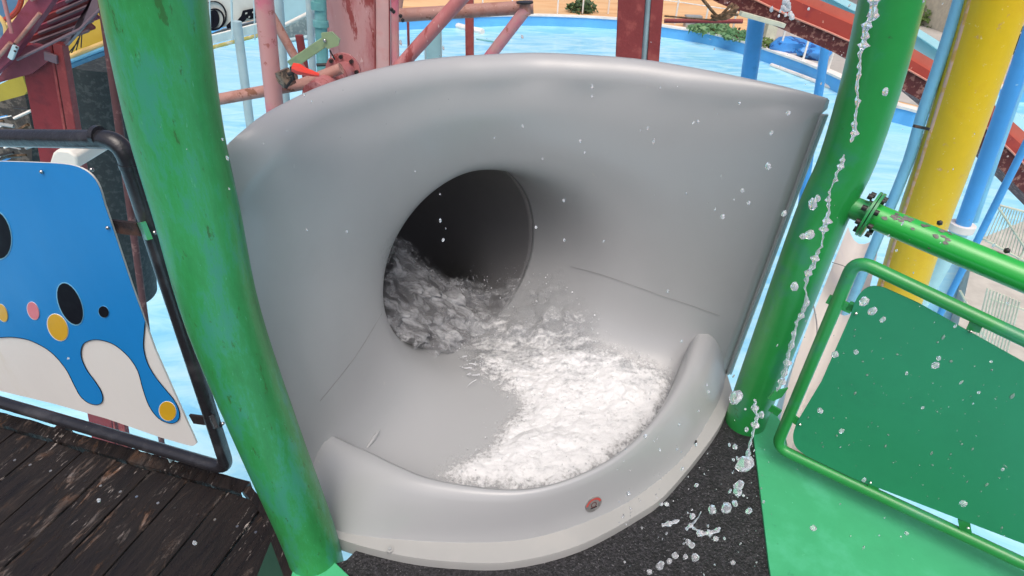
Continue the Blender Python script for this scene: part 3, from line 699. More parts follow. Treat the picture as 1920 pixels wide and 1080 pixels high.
FOAM = foam_material(); FOAM2 = foam_material('translucent_wave', 1)
# sample the shell on a fine (j,s) grid via interpolation
js = [(-14 + i * (NB + 44) / 400) for i in range(401)]
ss = [.02 + i * .98 / 260 for i in range(261)] + [1 + (i + 1) * .009 for i in range(70)]
PT = [[shell_pt(j % NL, s) for j in js] for s in ss]
vs = []; att = []; air = []; idx = {}
def fract(p, o=5):
    return noise.fractal(p, .85, 2.1, o)
for a in range(len(ss)):
    for b in range(len(js)):
        p = PT[a][b]
        x_, y_ = proj(p); d = pdist(x_, y_) if 650 < x_ < 1320 and 400 < y_ < 980 else -99
        if d < -34: continue
        a2, b2 = min(a + 1, len(ss) - 1), min(b + 1, len(js) - 1); a1, b1 = max(a - 1, 0), max(b - 1, 0)
        n = (PT[a2][b] - PT[a1][b]).cross(PT[a][b2] - PT[a][b1])
        if n.length < 1e-12: n = V((0, 0, 1))
        n.normalize()
        tgt = HCn + AX * max(ss[a] - 1, 0) + V((0, 0, .05)) if ss[a] > .5 else V((.1, 1.6, .8))
        if n.dot(tgt - p) < 0: n = -n
        m_ = max(0, min(1, (d + 22) / 60)); sm = m_ * m_ * (3 - 2 * m_)
        bil = abs(noise.noise(p * 9 + V((3, 1, 7)))) + .45 * abs(noise.noise(p * 21)) + .16 * abs(noise.noise(p * 47)) + .07 * abs(noise.noise(p * 95))
        sp = max(0, fract(p * 7 + V((9, 2, 4)))) ** 1.5
        up_ = max(0, 1 - abs(y_ - 560) / 90)              # taller waves along the back of the stream
        back = 1 if y_ < 640 else 0
        wv_ = noise.noise(p * 7 + V((4, 4, 1))) * .5 + .5
        h = sm * (.003 + .030 * wv_ + .018 * bil + .016 * sp + .005 * abs(noise.noise(p * 75)) + .002 * abs(noise.noise(p * 150))) + .045 * up_ * sm * max(0, noise.noise(p * 14) + .2) * 1.6
        q = p + n * (.003 + h) + V((noise.noise(p * 40), noise.noise(p * 40 + V((5, 5, 5))), 0)) * .006 * sm
        if ss[a] > 1: q = q + V((0, 0, 1)) * min((ss[a] - 1) * .35, .13) * sm * (.6 + noise.noise(p * 8))
        idx[(a, b)] = len(vs); vs.append(q); att.append(min(1, max(0, (d + 30) / 62)))
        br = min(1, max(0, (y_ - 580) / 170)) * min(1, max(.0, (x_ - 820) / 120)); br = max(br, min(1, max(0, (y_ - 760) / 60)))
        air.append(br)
fs = []
for a in range(len(ss) - 1):
    for b in range(len(js) - 1):
        k = [idx.get(t) for t in ((a, b), (a, b + 1), (a + 1, b + 1), (a + 1, b))]
        if None not in k: fs.append(tuple(k))
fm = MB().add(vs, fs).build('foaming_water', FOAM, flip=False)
# thin clear sheet of water sliding over the floor round the foam
def film_material():
    m = bpy.data.materials.new('thin_water_film'); m.use_nodes = True; t = m.node_tree; N, L = t.nodes, t.links; b = N['Principled BSDF']
    b.inputs['Base Color'].default_value = (.72, .74, .76, 1); b.inputs['Roughness'].default_value = .06; b.inputs['IOR'].default_value = 1.33
    tc = N.new('ShaderNodeTexCoord'); n = N.new('ShaderNodeTexNoise'); n.inputs['Scale'].default_value = 16; n.inputs['Detail'].default_value = 6; n.inputs['Distortion'].default_value = 1.5; L.new(tc.outputs['Object'], n.inputs['Vector'])
    r = N.new('ShaderNodeMapRange'); r.inputs[1].default_value = .5; r.inputs[2].default_value = .75; r.inputs[3].default_value = .10; r.inputs[4].default_value = .36; L.new(n.outputs[0], r.inputs[0])
    at = N.new('ShaderNodeAttribute'); at.attribute_name = 'film'; x = N.new('ShaderNodeMath'); x.operation = 'MULTIPLY'; L.new(r.outputs[0], x.inputs[0]); L.new(at.outputs['Fac'], x.inputs[1]); L.new(x.outputs[0], b.inputs['Alpha'])
    bp = N.new('ShaderNodeBump'); bp.inputs['Strength'].default_value = .5; bp.inputs['Distance'].default_value = .01; L.new(n.outputs[0], bp.inputs['Height']); L.new(bp.outputs[0], b.inputs['Normal'])
    return m
fv, ff, fa_, fi = [], [], [], {}
for a in range(0, len(ss), 3):
    for b in range(0, len(js), 3):
        p = PT[a][b]; x_, y_ = proj(p)
        if not (600 < x_ < 1340 and 520 < y_ < 980): continue
        d = pdist(x_, y_)
        if d < -300: continue
        a2, b2 = min(a + 1, len(ss) - 1), min(b + 1, len(js) - 1); a1, b1 = max(a - 1, 0), max(b - 1, 0)
        n = (PT[a2][b] - PT[a1][b]).cross(PT[a][b2] - PT[a][b1]); n = n.normalized() if n.length > 1e-12 else V((0, 0, 1))
        if n.dot((HCn + V((.1, -.4, .1)) if ss[a] < 1 else HCn + AX * .3) - p) < 0: n = -n
        fi[(a, b)] = len(fv); fv.append(p + n * (.0022 + .002 * noise.noise(p * 14))); fa_.append(min(1, max(0, (d + 300) / 240) ** 1.3))
for (a, b), k in fi.items():
    q_ = [fi.get(t) for t in ((a, b), (a, b + 3), (a + 3, b + 3), (a + 3, b))]
    if None not in q_: ff.append(tuple(q_))
wf_ = MB().add(fv, ff).build('water_film', film_material(), fm, flip=False)
A = wf_.data.attributes.new('film', 'FLOAT', 'POINT'); A.data.foreach_set('value', fa_)
tag(fm, 'white foaming water rushing across the grey slide bowl into the tube', 'rushing water')
for nm, vals in (('foam', att), ('air', air)):
    A = fm.data.attributes.new(nm, 'FLOAT', 'POINT'); A.data.foreach_set('value', vals)
# spray droplets thrown off the foam
def drops(mb, n, fn, rmin, rmax, seed, stretch=1.4, sub=1):
    q = random.Random(seed)
    for _ in range(n):
        p = fn(q); r = rmin + (rmax - rmin) * q.random() ** 2.5
        ax_ = Matrix.Rotation(q.uniform(0, 6.3), 3, 'Z') @ Matrix.Rotation(q.uniform(-.6, .6), 3, 'X')
        mb.ball(p, r, sub, (1, 1, q.uniform(1, stretch)), .25, ax_)
edge = [i for i in range(len(vs)) if .25 < att[i] < .75 and proj(vs[i])[0] > 800]; inn_ = [i for i in range(len(vs)) if att[i] > .8]
mb = MB()
def f_edge(q):
    p = vs[q.choice(edge)]; return p + V((q.gauss(0, .02), q.gauss(0, .02), abs(q.gauss(0, .018)) + .002))
def f_in(q):
    p = vs[q.choice(inn_)]; return p + V((q.gauss(0, .01), q.gauss(0, .01), abs(q.gauss(0, .02))))
drops(mb, 420, f_edge, .001, .004, 3); drops(mb, 200, f_in, .001, .004, 4)
drops(mb, 500, lambda q: f_edge(q) + V((q.gauss(0, .03), q.gauss(0, .03), abs(q.gauss(0, .05)))), .0005, .0013, 8)
tag(mb.build('foam_spray', SPRAY, flip=False), 'small white droplets splashing off the foaming water', 'spray', kind='stuff')
# churning wave that fills the bottom of the tube mouth
WP = [(700, 600), (716, 520), (728, 470), (742, 446), (764, 450), (780, 482), (826, 512), (880, 528), (930, 536), (965, 515), (1000, 545), (1060, 560), (1010, 640), (930, 690), (840, 680), (760, 640)]
POLY_, POLY[:] = list(POLY), WP
wv, wa, wi = [], [], {}
for a in range(0, 90):
    for b in range(0, 130):
        px, py = 690 + b * 3, 430 + a * 3; d = pdist(px, py)
        if d < -14: continue
        off = .02 + .42 * max(0, (640 - py) / 200) ** 1.1
        p = PP(px, py, HCn + AX * off, AX)
        rr_l = (p - HCn - AX * (p - HCn).dot(AX)).length
        p += -AX * (.075 * abs(noise.noise(p * 8)) + .035 * abs(noise.noise(p * 19)) + .012 * noise.noise(p * 50)) + V((0, 0, .02 * noise.noise(p * 17)))
        wi[(a, b)] = len(wv); wv.append(p); wa.append(min(1, max(0, (d + 14) / 34)))
wf = []
for a in range(89):
    for b in range(129):
        k = [wi.get(t) for t in ((a, b), (a, b + 1), (a + 1, b + 1), (a + 1, b))]
        if None not in k: wf.append(tuple(k))
POLY[:] = POLY_
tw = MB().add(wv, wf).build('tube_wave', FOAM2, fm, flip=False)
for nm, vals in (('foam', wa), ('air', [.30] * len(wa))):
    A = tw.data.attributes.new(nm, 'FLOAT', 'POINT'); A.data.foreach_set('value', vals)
# splash fingers: ragged sheets of water thrown up
def finger(mb, px, py, z, dirx, diry, L, r, seed):
    q = random.Random(seed); p = PZ(px, py, z); d = V((dirx, 0, diry)); pts = [p]
    for i in range(6): d = (d + V((q.uniform(-.35, .35), q.uniform(-.35, .35), q.uniform(-.3, .1)))).normalized(); pts.append(pts[-1] + d * L / 6)
    mb.tube(pts, [r, r * .9, r * .75, r * .6, r * .7, r * .4, r * .25], 7); mb.ball(pts[-1] + d * r * 2, r * .8, 1); mb.ball(pts[-1] + d * r * 5, r * .5, 1)
mb = MB()
for k, (a, b, dx, dz, L, r) in enumerate([(a_, b_, c_, d_, e_ * .8, f_ * .7) for a_, b_, c_, d_, e_, f_ in [(885, 690, -1, .1, .05, .006), (892, 684, -1, .5, .04, .005), (882, 700, -.8, -.3, .05, .005), (900, 702, -.9, .0, .06, .005), (893, 712, -.7, -.2, .05, .003), (965, 530, -.2, 1, .05, .004), (1045, 545, .1, 1, .07, .004), (1050, 560, .4, 1, .06, .004), (1075, 575, .8, .6, .08, .003),
        (1090, 600, 1, .3, .08, .003), (1000, 540, -.1, 1, .04, .003), (1020, 548, .2, 1, .05, .003), (1100, 590, 1, .5, .06, .003), (876, 668, -1, .3, .03, .004)]]):
    finger(mb, a, b, .10, dx, dz, L, r, k)
tag(mb.build('splash_fingers', SPRAY, flip=False), 'thin ragged splash fingers at the rim of the foam', 'splash', kind='stuff')

# falling water strings in front of the right post
def stream(pix, y, name, label):
    """pix: (px, py, radius_px) beads on a falling string; beads melt into each other through thin necks"""
    mb = MB(); q = random.Random(len(pix))
    pts = []; rad = []
    for a, b in zip(pix, pix[1:]):
        n = max(2, int(math.hypot(a[0] - b[0], a[1] - b[1]) / 5))
        for i in range(n):
            t = i / n; s = t * t * (3 - 2 * t)
            p = PY(a[0] + (b[0] - a[0]) * t + q.uniform(-1.5, 1.5), a[1] + (b[1] - a[1]) * t, y); depth = (M3.transposed() @ (p - O)).z * -1
            rp = (a[2] + (b[2] - a[2]) * s) * (1 - .55 * sin(pi * t)); rp *= .55 + .6 * abs(noise.noise(V((p.x * 60, p.z * 60, 1))))
            pts.append(p); rad.append(max(rp * depth / FPX, .0007))
    mb.tube(pts, rad, 12)
    o_ = mb.build(name, WATER, flip=True); return tag(o_, label, 'falling water', 'strings of falling water')
S1 = [(1642, -40, 17), (1640, 0, 17), (1636, 30, 19), (1624, 48, 14), (1622, 70, 11), (1620, 85, 13), (1612, 100, 7), (1612, 125, 6), (1610, 140, 8), (1607, 165, 5), (1608, 190, 7), (1604, 215, 5), (1603, 232, 9), (1603, 250, 13), (1597, 262, 5), (1592, 272, 2)]
stream(S1, .95, 'falling_water', 'ragged rope of silvery water falling past the top of the right green post')
S2 = [(1584, 290, 2), (1580, 300, 9), (1576, 312, 12), (1569, 325, 4), (1566, 338, 6), (1560, 345, 2), (1556, 360, 3), (1554, 375, 10), (1552, 385, 6), (1554, 400, 4), (1550, 415, 11), (1546, 430, 10), (1544, 445, 3), (1540, 462, 4), (1533, 472, 6), (1528, 485, 12), (1524, 500, 8), (1516, 512, 12), (1512, 525, 7), (1510, 540, 3), (1512, 560, 5), (1508, 580, 8), (1503, 592, 11), (1494, 605, 5), (1488, 625, 7), (1484, 648, 10), (1478, 665, 7), (1476, 680, 12), (1470, 700, 9), (1468, 716, 12), (1458, 728, 4), (1452, 740, 1)]
stream(S2, .95, 'falling_water', 'beaded string of water drops hanging over the lower right green post')
S3 = [(1416, 750, 4), (1415, 765, 11), (1420, 780, 6), (1416, 797, 9), (1412, 812, 4), (1408, 830, 4), (1402, 850, 7), (1400, 862, 4)]
stream(S3, .92, 'falling_water', 'short twisted string of water at the foot of the right post')
S4 = [(1242, 985, 6), (1255, 982, 9), (1268, 978, 7), (1280, 972, 3)]
stream(S4, .80, 'falling_water', 'small curl of flying water above the black rubber floor')
S5 = [(1288, 992, 6), (1296, 985, 9), (1304, 978, 3), (1316, 955, 2)]; stream(S5, .80, 'falling_water', 'thin flying water arc with upward spike over the black floor')
S6 = [(1300, 990, 4), (1315, 1000, 9), (1330, 1000, 12), (1345, 994, 8), (1352, 985, 4)]; stream(S6, .80, 'falling_water', 'broad flying water splash next to the thin spike over black floor')
big = [(1380, 745, 13), (1396, 870, 15), (1386, 910, 9), (1383, 922, 9), (1362, 952, 10), (1378, 944, 6), (1335, 956, 9), (1298, 968, 6), (1250, 945, 5), (1240, 945, 4), (1490, 537, 8), (1524, 382, 9), (1533, 372, 6), (1518, 440, 10), (1505, 443, 6), (1512, 570, 6), (1620, 565, 9), (1636, 583, 8), (1566, 665, 7), (1754, 685, 6), (1760, 672, 4),
       (1605, 660, 5), (1538, 770, 6), (1578, 808, 5), (1525, 990, 7), (1806, 944, 7), (1428, 778, 6), (1400, 805, 5), (1378, 838, 5), (1375, 862, 3), (1306, 910, 4), (1297, 1022, 7), (1290, 1016, 6), (1266, 1042, 7), (1255, 1052, 6), (1285, 1044, 5), (1238, 1060, 8), (1218, 1072, 6), (1303, 1045, 8), (1374, 1055, 5), (1404, 958, 6), (1312, 1000, 7), (1342, 1010, 6),
       (1110, 162, 5), (1110, 180, 4), (1088, 264, 5), (1096, 286, 3), (1005, 426, 5), (1057, 376, 5), (1058, 450, 4), (575, 430, 4), (1478, 212, 5), (1440, 312, 6), (1300, 230, 4), (1446, 249, 4), (1392, 357, 4), (1404, 380, 4), (1355, 406, 5), (1252, 546, 4), (1210, 818, 6), (1278, 640, 4), (1328, 735, 5), (1325, 722, 4), (1310, 770, 4), (1270, 842, 4), (1178, 925, 4), (128, 672, 4),
       (1660, 172, 6), (1655, 600, 5), (1470, 400, 5), (1700, 700, 3), (1880, 880, 3), (185, 938, 4), (365, 1018, 4), (1620, 900, 4), (1700, 1000, 4)]
mb = MB(); q = random.Random(5)
for a, b, r in big:
    yy = .95 if a > 1200 or b > 900 else q.uniform(1.0, 1.5)
    if a < 500: yy = .8
    p = PY(a, b, yy); dep = -(M3.transposed() @ (p - O)).z; rr = r * dep / FPX * (.62 if a < 1340 and b < 900 else 1)
    mb.ball(p, rr * .85, 2, (1, 1, q.uniform(1.05, 1.7)), .35, Matrix.Rotation(q.uniform(-.5, .5), 3, 'Y'))
for _ in range(250):
    zone = q.random()
    if zone < .45: a, b = q.uniform(1150, 1450), q.uniform(820, 1080)
    elif zone < .75: a, b = q.uniform(1200, 1900), q.uniform(0, 1050)
    else: a, b = q.uniform(300, 1400), q.uniform(60, 500)
    yy = q.uniform(.7, 1.2); p = PY(a, b, yy); dep = -(M3.transposed() @ (p - O)).z
    mb.ball(p, (.6 + 2.4 * q.random() ** 3) * dep / FPX, 1, (1, 1, q.uniform(1, 3)), 0, Matrix.Rotation(q.uniform(-.5, .5), 3, 'Y'))
tag(mb.build('water_drops', WATER, flip=False), 'clear water drops flying in the air in front of the slide', 'water drops', kind='stuff')

# ------------------------------------------------------------------ background: steel structures
def pole(name, label, cat, a, b, y, dpx, m, group=None, ext=(0, 0), n=20, ya=None, yb=None):
    """straight pipe through two pixels at distance y; dpx = diameter in pixels at the first"""
    pa, pb = PY(*a, ya or y), PY(*b, yb or y); d = (pb - pa).normalized()
    dep = -(M3.transposed() @ (pa - O)).z; r = dpx / 2 * dep / FPX
    o_ = MB().tube([pa - d * ext[0], pb + d * ext[1]], r, n).build(name, m)
    if label: tag(o_, label, cat, group)
    return o_, pa, pb, r
def part_pipe(root, name, a, b, y, dpx, m, ext=(0, 0), n=16, ya=None, yb=None):
    pa, pb = PY(*a, ya or y), PY(*b, yb or y); d = (pb - pa).normalized(); dep = -(M3.transposed() @ (pa - O)).z; r = dpx / 2 * dep / FPX
    return MB().tube([pa - d * ext[0], pb + d * ext[1]], r, n).build(name, m, root)
def part_beam(root, name, a, b, y, wpx, hm, m, ext=(0, 0), ya=None, yb=None):
    pa, pb = PY(*a, ya or y), PY(*b, yb or y); d = (pb - pa).normalized(); dep = -(M3.transposed() @ (pa - O)).z; w_ = wpx * dep / FPX
    return MB().beam(pa - d * ext[0], pb + d * ext[1], w_, hm, (0, 1, 0)).build(name, m, root, smooth=False, bevel=.004)

# central pink column with its ribs
col = thing('steel_column', 'fat faded pink steel column with vertical seams behind the slide', 'column', PY(680, 150, 4.2))
a, b = PY(676, 0, 4.3), PY(688, 160, 4.3); d = (a - b).normalized(); MB().tube([b - d * 6, a + d * 1.5], .235, 40).build('shaft', PINK, col)
a, b = PY(717, 0, 4.12), PY(718, 150, 4.12); d = (a - b).normalized(); MB().beam(b - d * 6, a + d * 1.5, .10, .05, (0, 1, 0)).build('rib', mat('pale_pink_rib', (.66, .40, .38), .5, (.6, .3, .28), 8, (.5, .7), None, .2), col, smooth=False, bevel=.004)
for xx in (704, 731):
    part_beam(col, 'weld_seam', (xx, 150), (xx - 1, 0), 4.09, 2.2, .012, MAROON, (5, 1.5))
part_beam(col, 'rib', (633, 150), (622, 0), 4.2, 10, .05, MAROON, (5, 1.5))
# pink standpipe
pp_, *_ = pole('pink_pipe', 'upright faded pink pipe in front of the blue pool at upper left', 'pipe', (495, 0), (516, 212), 2.9, 35, PINK2, ext=(1, 5))
pole('pale_post', 'pale grey post standing in the pool left of the pink pipe', 'post', (444, 40), (470, 240), 5.5, 17, PALEP, 'pale posts in the pool', (0, 6))
pole('pale_post', 'pale blue post seen just right of the upright pink pipe', 'post', (520, 0), (534, 200), 5.2, 22, PALEP, 'pale posts in the pool', (1, 6))
pole('pale_post', 'pale bluish post between the pink pipe and the teal pipe', 'post', (580, 0), (588, 170), 4.8, 14, PALEP, 'pale posts in the pool', (1, 6))
tl = thing('teal_pipe', 'teal vertical pipe with couplings beside the fat pink column', 'pipe', PY(603, 140, 3.9))
part_pipe(tl, 'pipe', (600, 0), (606, 150), 3.9, 23, TEAL, (1, 5)); part_pipe(tl, 'coupling', (601, 38), (602, 50), 3.9, 29, TEAL); part_pipe(tl, 'coupling', (597, 3), (598, 18), 3.9, 29, TEAL)
part_pipe(tl, 'clamp', (594, 122), (616, 121), 3.8, 6, BOLT)
# salmon rail and flanged pipe
sal = thing('salmon_pipe', 'rusty salmon pink horizontal pipe running from green post to the valve', 'pipe', PY(500, 175, 3.0))
part_pipe(sal, 'pipe', (395, 189), (600, 152), 3.0, 21, SALMON, (.3, .0)); part_pipe(sal, 'pipe', (560, 160), (640, 128), 3.0, 20, SALMON)
fp = thing('flanged_pipe', 'short pink pipe with bolted flange against the fat column', 'pipe', PY(610, 155, 3.0))
part_pipe(fp, 'pipe', (655, 128), (590, 178), 3.3, 36, PINK, ya=3.6, yb=2.75)
pa, pb = PY(645, 132, 3.5), PY(622, 150, 3.2); dd = (pb - pa).normalized()
MB().tube([pa, pa + dd * .03], .098, 28).build('flange_ring', PINK, fp)
sx = dd.orthogonal().normalized(); sy = dd.cross(sx)
for k in range(8):
    c = pa + (sx * cos(k * pi / 4) + sy * sin(k * pi / 4)) * .08; MB().tube([c + dd * .02, c + dd * .055], .011, 8).build('bolt', BOLT, fp)
# valve
vlv = thing('ball_valve', 'dark metal ball valve with a red lever handle on the salmon pipe', 'valve', PY(535, 145, 2.8))
part_pipe(vlv, 'body', (528, 132), (543, 160), 2.8, 28, BRASS); part_pipe(vlv, 'body', (524, 150), (552, 138), 2.8, 22, BRASS)
part_pipe(vlv, 'yoke', (545, 125), (552, 150), 2.75, 5, BOLT); part_pipe(vlv, 'yoke', (536, 165), (548, 148), 2.75, 5, BOLT); part_pipe(vlv, 'stem', (540, 140), (556, 132), 2.75, 7, BOLT)
pa, pb, pc = PY(549, 126, 2.7), PY(572, 134, 2.7), PY(599, 141, 2.7)
MB().tube([pa, pa.lerp(pb, .5), pb, pb.lerp(pc, .5), pc], [.020, .026, .018, .014, .007], 8).build('handle', REDH, vlv)
# olive strut
ol_ = thing('olive_strut', 'olive green angled strut ending in a bolted gusset plate', 'strut', PY(600, 90, 3.4))
part_beam(ol_, 'strut', (545, 122), (618, 72), 3.3, 17, .03, OLIVE)
gpn = [PY(*p, 3.28) for p in [(602, 62), (622, 60), (637, 74), (634, 86), (615, 92), (604, 84)]]; MB().prism(gpn, (0, .015, 0)).build('gusset_plate', OLIVE, ol_, smooth=False); MB().ball(PY(609, 76, 3.27), .010, 2).build('bolt', CHROME, ol_)
pole('thin_rod', 'thin dark rod hanging down from the olive gusset plate', 'rod', (618, 94), (628, 112), 3.3, 3, BOLT)
pole('diagonal_brace', 'rusty pink diagonal brace right of the upright pink pipe', 'brace', (510, 30), (556, 112), 4.6, 17, SALMON, 'diagonal steel braces', (.3, .1))
pole('maroon_stub', 'short maroon post far behind the olive strut', 'post', (563, 78), (570, 120), 5.2, 15, MAROON, None, (.05, 3))
# teal grey trough behind the pipes
tr = thing('grey_slide', 'grey speckled slide trough seen behind the teal pipe', 'water slide', PY(560, 50, 6.5))
MB().prism([PY(*p, 6.3) for p in [(528, 52), (594, 22), (594, 72), (530, 72)]], (0, .8, 0)).build('trough', mat('speckled_grey', (.22, .30, .31), .6, (.34, .42, .42), 30, (.5, .6), None, .3), tr, smooth=False)
part_pipe(tr, 'edge_rail', (520, 54), (600, 14), 6.2, 7, WHITE); part_pipe(tr, 'edge_rail', (530, 78), (600, 66), 6.2, 8, PALEP)
MB().prism([PY(*p, 7.2) for p in [(520, -20), (600, -20), (600, 12), (525, 48)]], (0, .2, 0)).build('side_sheet', mat('pale_teal_sheet', (.38, .62, .68), .4, None, 2), tr, smooth=False)

# right truss of salmon steel
ts = thing('steel_truss', 'rusty salmon steel truss frame right of the fat pink column', 'truss', PY(850, 60, 3.6))
part_pipe(ts, 'upright', (740, 0), (742, 130), 3.5, 15, PINK2, (1, 3))
part_pipe(ts, 'chord', (744, 29), (1000, 13), 3.7, 24, SALMON)
part_pipe(ts, 'diagonal', (736, 140), (862, 0), 3.4, 24, PINK, (.1, .6))
part_pipe(ts, 'diagonal', (915, 110), (986, 18), 3.6, 21, PINK2, (.1, 0))
part_pipe(ts, 'diagonal', (752, 0), (748, 30), 4.0, 9, SALMON, (.5, 0))
part_pipe(ts, 'chord', (985, 28), (984, 5), 3.6, 20, SALMON); part_pipe(ts, 'flange', (984, 6), (984, 3), 3.6, 32, BOLT)
for k, (a, b) in enumerate(((742, 18), (743, 30), (746, 22), (747, 38))): MB().ball(PY(a + (8 if k % 2 else -8), b, 3.42), .012, 1).build('bolt', BOLT, ts)
pole('red_post', 'speckled dark red square post behind the salmon truss', 'post', (880, 0), (881, 115), 4.4, 22, MAROON, None, (1, 5), 4)
pole('thin_dark_post', 'thin dark red post seen through the truss gap', 'post', (765, 40), (766, 80), 6.5, 5, MAROON, None, (.1, 4))
# pale glass-blue sheets behind the truss
gs = thing('pale_sheet', 'pale translucent blue sheet leaning behind the truss', 'sheet', PY(790, 100, 5))
MB().prism([PY(*p, 5.0) for p in [(800, 70), (826, 55), (828, 130), (798, 135)]], (0, .01, 0)).build('sheet', mat('pale_aqua_sheet', (.42, .70, .74), .3), gs, smooth=False)
part_pipe(gs, 'frame', (827, 52), (828, 130), 4.98, 3, PALEP, (0, 1)); part_pipe(gs, 'frame', (798, 72), (798, 130), 4.98, 4, PALEP, (0, 1)); part_pipe(gs, 'frame', (750, 108), (790, 62), 5.1, 4, PALEP)
# pool hoses
pole('pool_hose', 'thin teal hose lying in the shallow pool water', 'hose', (893, 73), (935, 80), 26, 3, TEAL)
wh = MB().tube([PZ(836, 42, -4.9), PZ(870, 52, -4.9), PZ(905, 60, -4.9)], .18, 8).build('white_float', WHT); tag(wh, 'white float line near the far pool wall behind the truss', 'float')

# big dark red H column
hc = thing('red_column', 'wide dark red steel column with a grey conduit in its channel', 'column', PY(1195, 100, 5))
part_beam(hc, 'flange', (1184, 0), (1178, 112), 4.6, 50, .03, MAROON, (1.5, 6)); part_beam(hc, 'flange', (1232, 0), (1224, 116), 4.6, 23, .03, MAROON, (1.5, 6)); part_beam(hc, 'web', (1208, 0), (1204, 112), 4.8, 26, .05, STAIRB, (1.5, 6))
part_pipe(hc, 'conduit', (1217, 0), (1208, 112), 4.62, 11, GREYP, (1.5, 6))
pole('red_tie_beam', 'thin dark red horizontal beam right of the wide red column', 'beam', (1246, 39), (1392, 40), 5.4, 8, MAROON)
pole('cable', 'brown cable sagging above the thin red horizontal beam', 'cable', (1246, 30), (1340, 38), 5.2, 3, ROPE, 'brown cables')
mb = MB().tube([PY(*p, 5.2) for p in [(1310, -10), (1325, 8), (1340, 26), (1348, 33)]], .012, 8); tag(mb.build('cable', ROPE), 'brown cable dropping steeply from the top edge', 'cable', 'brown cables')
q = random.Random(3); mb = MB()
for i in range(9): mb.tube(spline([PY(1338 + q.uniform(-6, 6), 34 + q.uniform(-5, 5), 5.2), PY(1362, 30 + q.uniform(-14, 8), 5.15), PY(1378 + q.uniform(-8, 10), 18 + q.uniform(-18, 14), 5.2)], 4), .011, 6)
tag(mb.build('cable_bundle', ROPE), 'tangled bundle of brown cables tied under the red beam', 'cable bundle')

# long red box beam on the right (three faces visible)
rb = thing('red_slide_beam', 'long sloping red box beam with rusted speckled underside at upper right', 'beam', PY(1500, 40, 6))
A = [PY(1345, -30, 6.6), PY(1500, 32, 6.6), PY(1630, 92, 6.6), PY(1760, 163, 6.5), PY(1890, 260, 6.4), PY(2060, 420, 6.3)]
def boxpath(pts, tops, bots, m, nm, root, dep=.45):
    ra = [[PY(*t, y_), PY(*b, y_), PY(*b, y_) + V((0, dep, 0)), PY(*t, y_) + V((0, dep, 0))] for t, b, y_ in zip(tops, bots, pts)]
    return MB().grid(ra, closed=True).build(nm, m, root, smooth=False)
ys = [6.6, 6.6, 6.6, 6.5, 6.4, 6.3]
T1 = [(1400, -40), (1500, -15), (1610, 30), (1757, 117), (1868, 200), (2060, 372)]
T2 = [(1385, -36), (1490, 0), (1602, 48), (1750, 137), (1861, 222), (2050, 395)]
T3 = [(1370, -24), (1470, 25), (1590, 76), (1740, 152), (1850, 240), (2040, 425)]
T4 = [(1345, 5), (1460, 52), (1578, 105), (1730, 190), (1836, 277), (2010, 455)]
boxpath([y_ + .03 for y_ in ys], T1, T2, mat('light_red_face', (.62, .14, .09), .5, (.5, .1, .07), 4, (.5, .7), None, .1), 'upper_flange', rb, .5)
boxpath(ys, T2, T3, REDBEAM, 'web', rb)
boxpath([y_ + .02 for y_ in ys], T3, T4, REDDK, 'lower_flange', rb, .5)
MB().tube(spline([PY(a, b, y_ - .03) for (a, b), y_ in zip(T3, ys)], 4), .010, 6).build('paint_line', mat('salmon_line', (.70, .28, .20), .5), rb)
# white spatter clump (water splash) on beam
mb = MB(); q = random.Random(9)
for i in range(26): mb.ball(PY(1474 + q.gauss(0, 12), 18 + q.gauss(0, 14), 1.2), .0035 * q.uniform(.5, 1.6), 1, (1, 1, 1.5), .5)
tag(mb.build('splash_cluster', SPRAY), 'small white splash cluster in the air before the red beam', 'splash', kind='stuff')
bs = thing('beam_bracket', 'pale bracket under the red beam where the blue column meets it', 'bracket', PY(1410, 30, 6.5)); part_beam(bs, 'arm', (1388, 25), (1470, 48), 6.5, 8, .08, CAGE); part_beam(bs, 'stiffener', (1440, 38), (1600, 98), 6.7, 7, .05, STAIRB)
pole('blue_column', 'bright blue round column standing in the pool under the red beam', 'column', (1419, 35), (1404, 145), 7.4, 31, BLUE, 'blue columns in the pool', (0, 3))
pole('blue_column', 'slim blue column nearer the right post below the red beam', 'column', (1548, 85), (1534, 180), 8.5, 17, BLUE, 'blue columns in the pool', (.4, 3))
tag(MB().tube([PZ(1446, 122, -4.95), PZ(1500, 142, -4.95), PZ(1565, 167, -4.95), PZ(1600, 182, -4.95)], .10, 8).build('white_rail', WHT), 'white rail lying in the water along the blue pool wall', 'rail')
# cyan trough behind the red beam
ct = thing('cyan_slide', 'pale cyan slide trough running behind the red beam', 'water slide', PY(1740, 80, 8.5))
yy = [9, 9, 9, 9, 9]
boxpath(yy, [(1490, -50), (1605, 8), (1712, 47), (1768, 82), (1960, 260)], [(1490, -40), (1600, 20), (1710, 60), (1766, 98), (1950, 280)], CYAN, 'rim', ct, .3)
boxpath([9.1] * 5, [(1490, -40), (1600, 20), (1710, 60), (1766, 98), (1950, 280)], [(1480, -20), (1600, 42), (1700, 90), (1760, 124), (1930, 300)], mat('teal_trough_side', (.32, .55, .58), .4, (.28, .48, .52), 2, (.5, .7)), 'side', ct, .3)

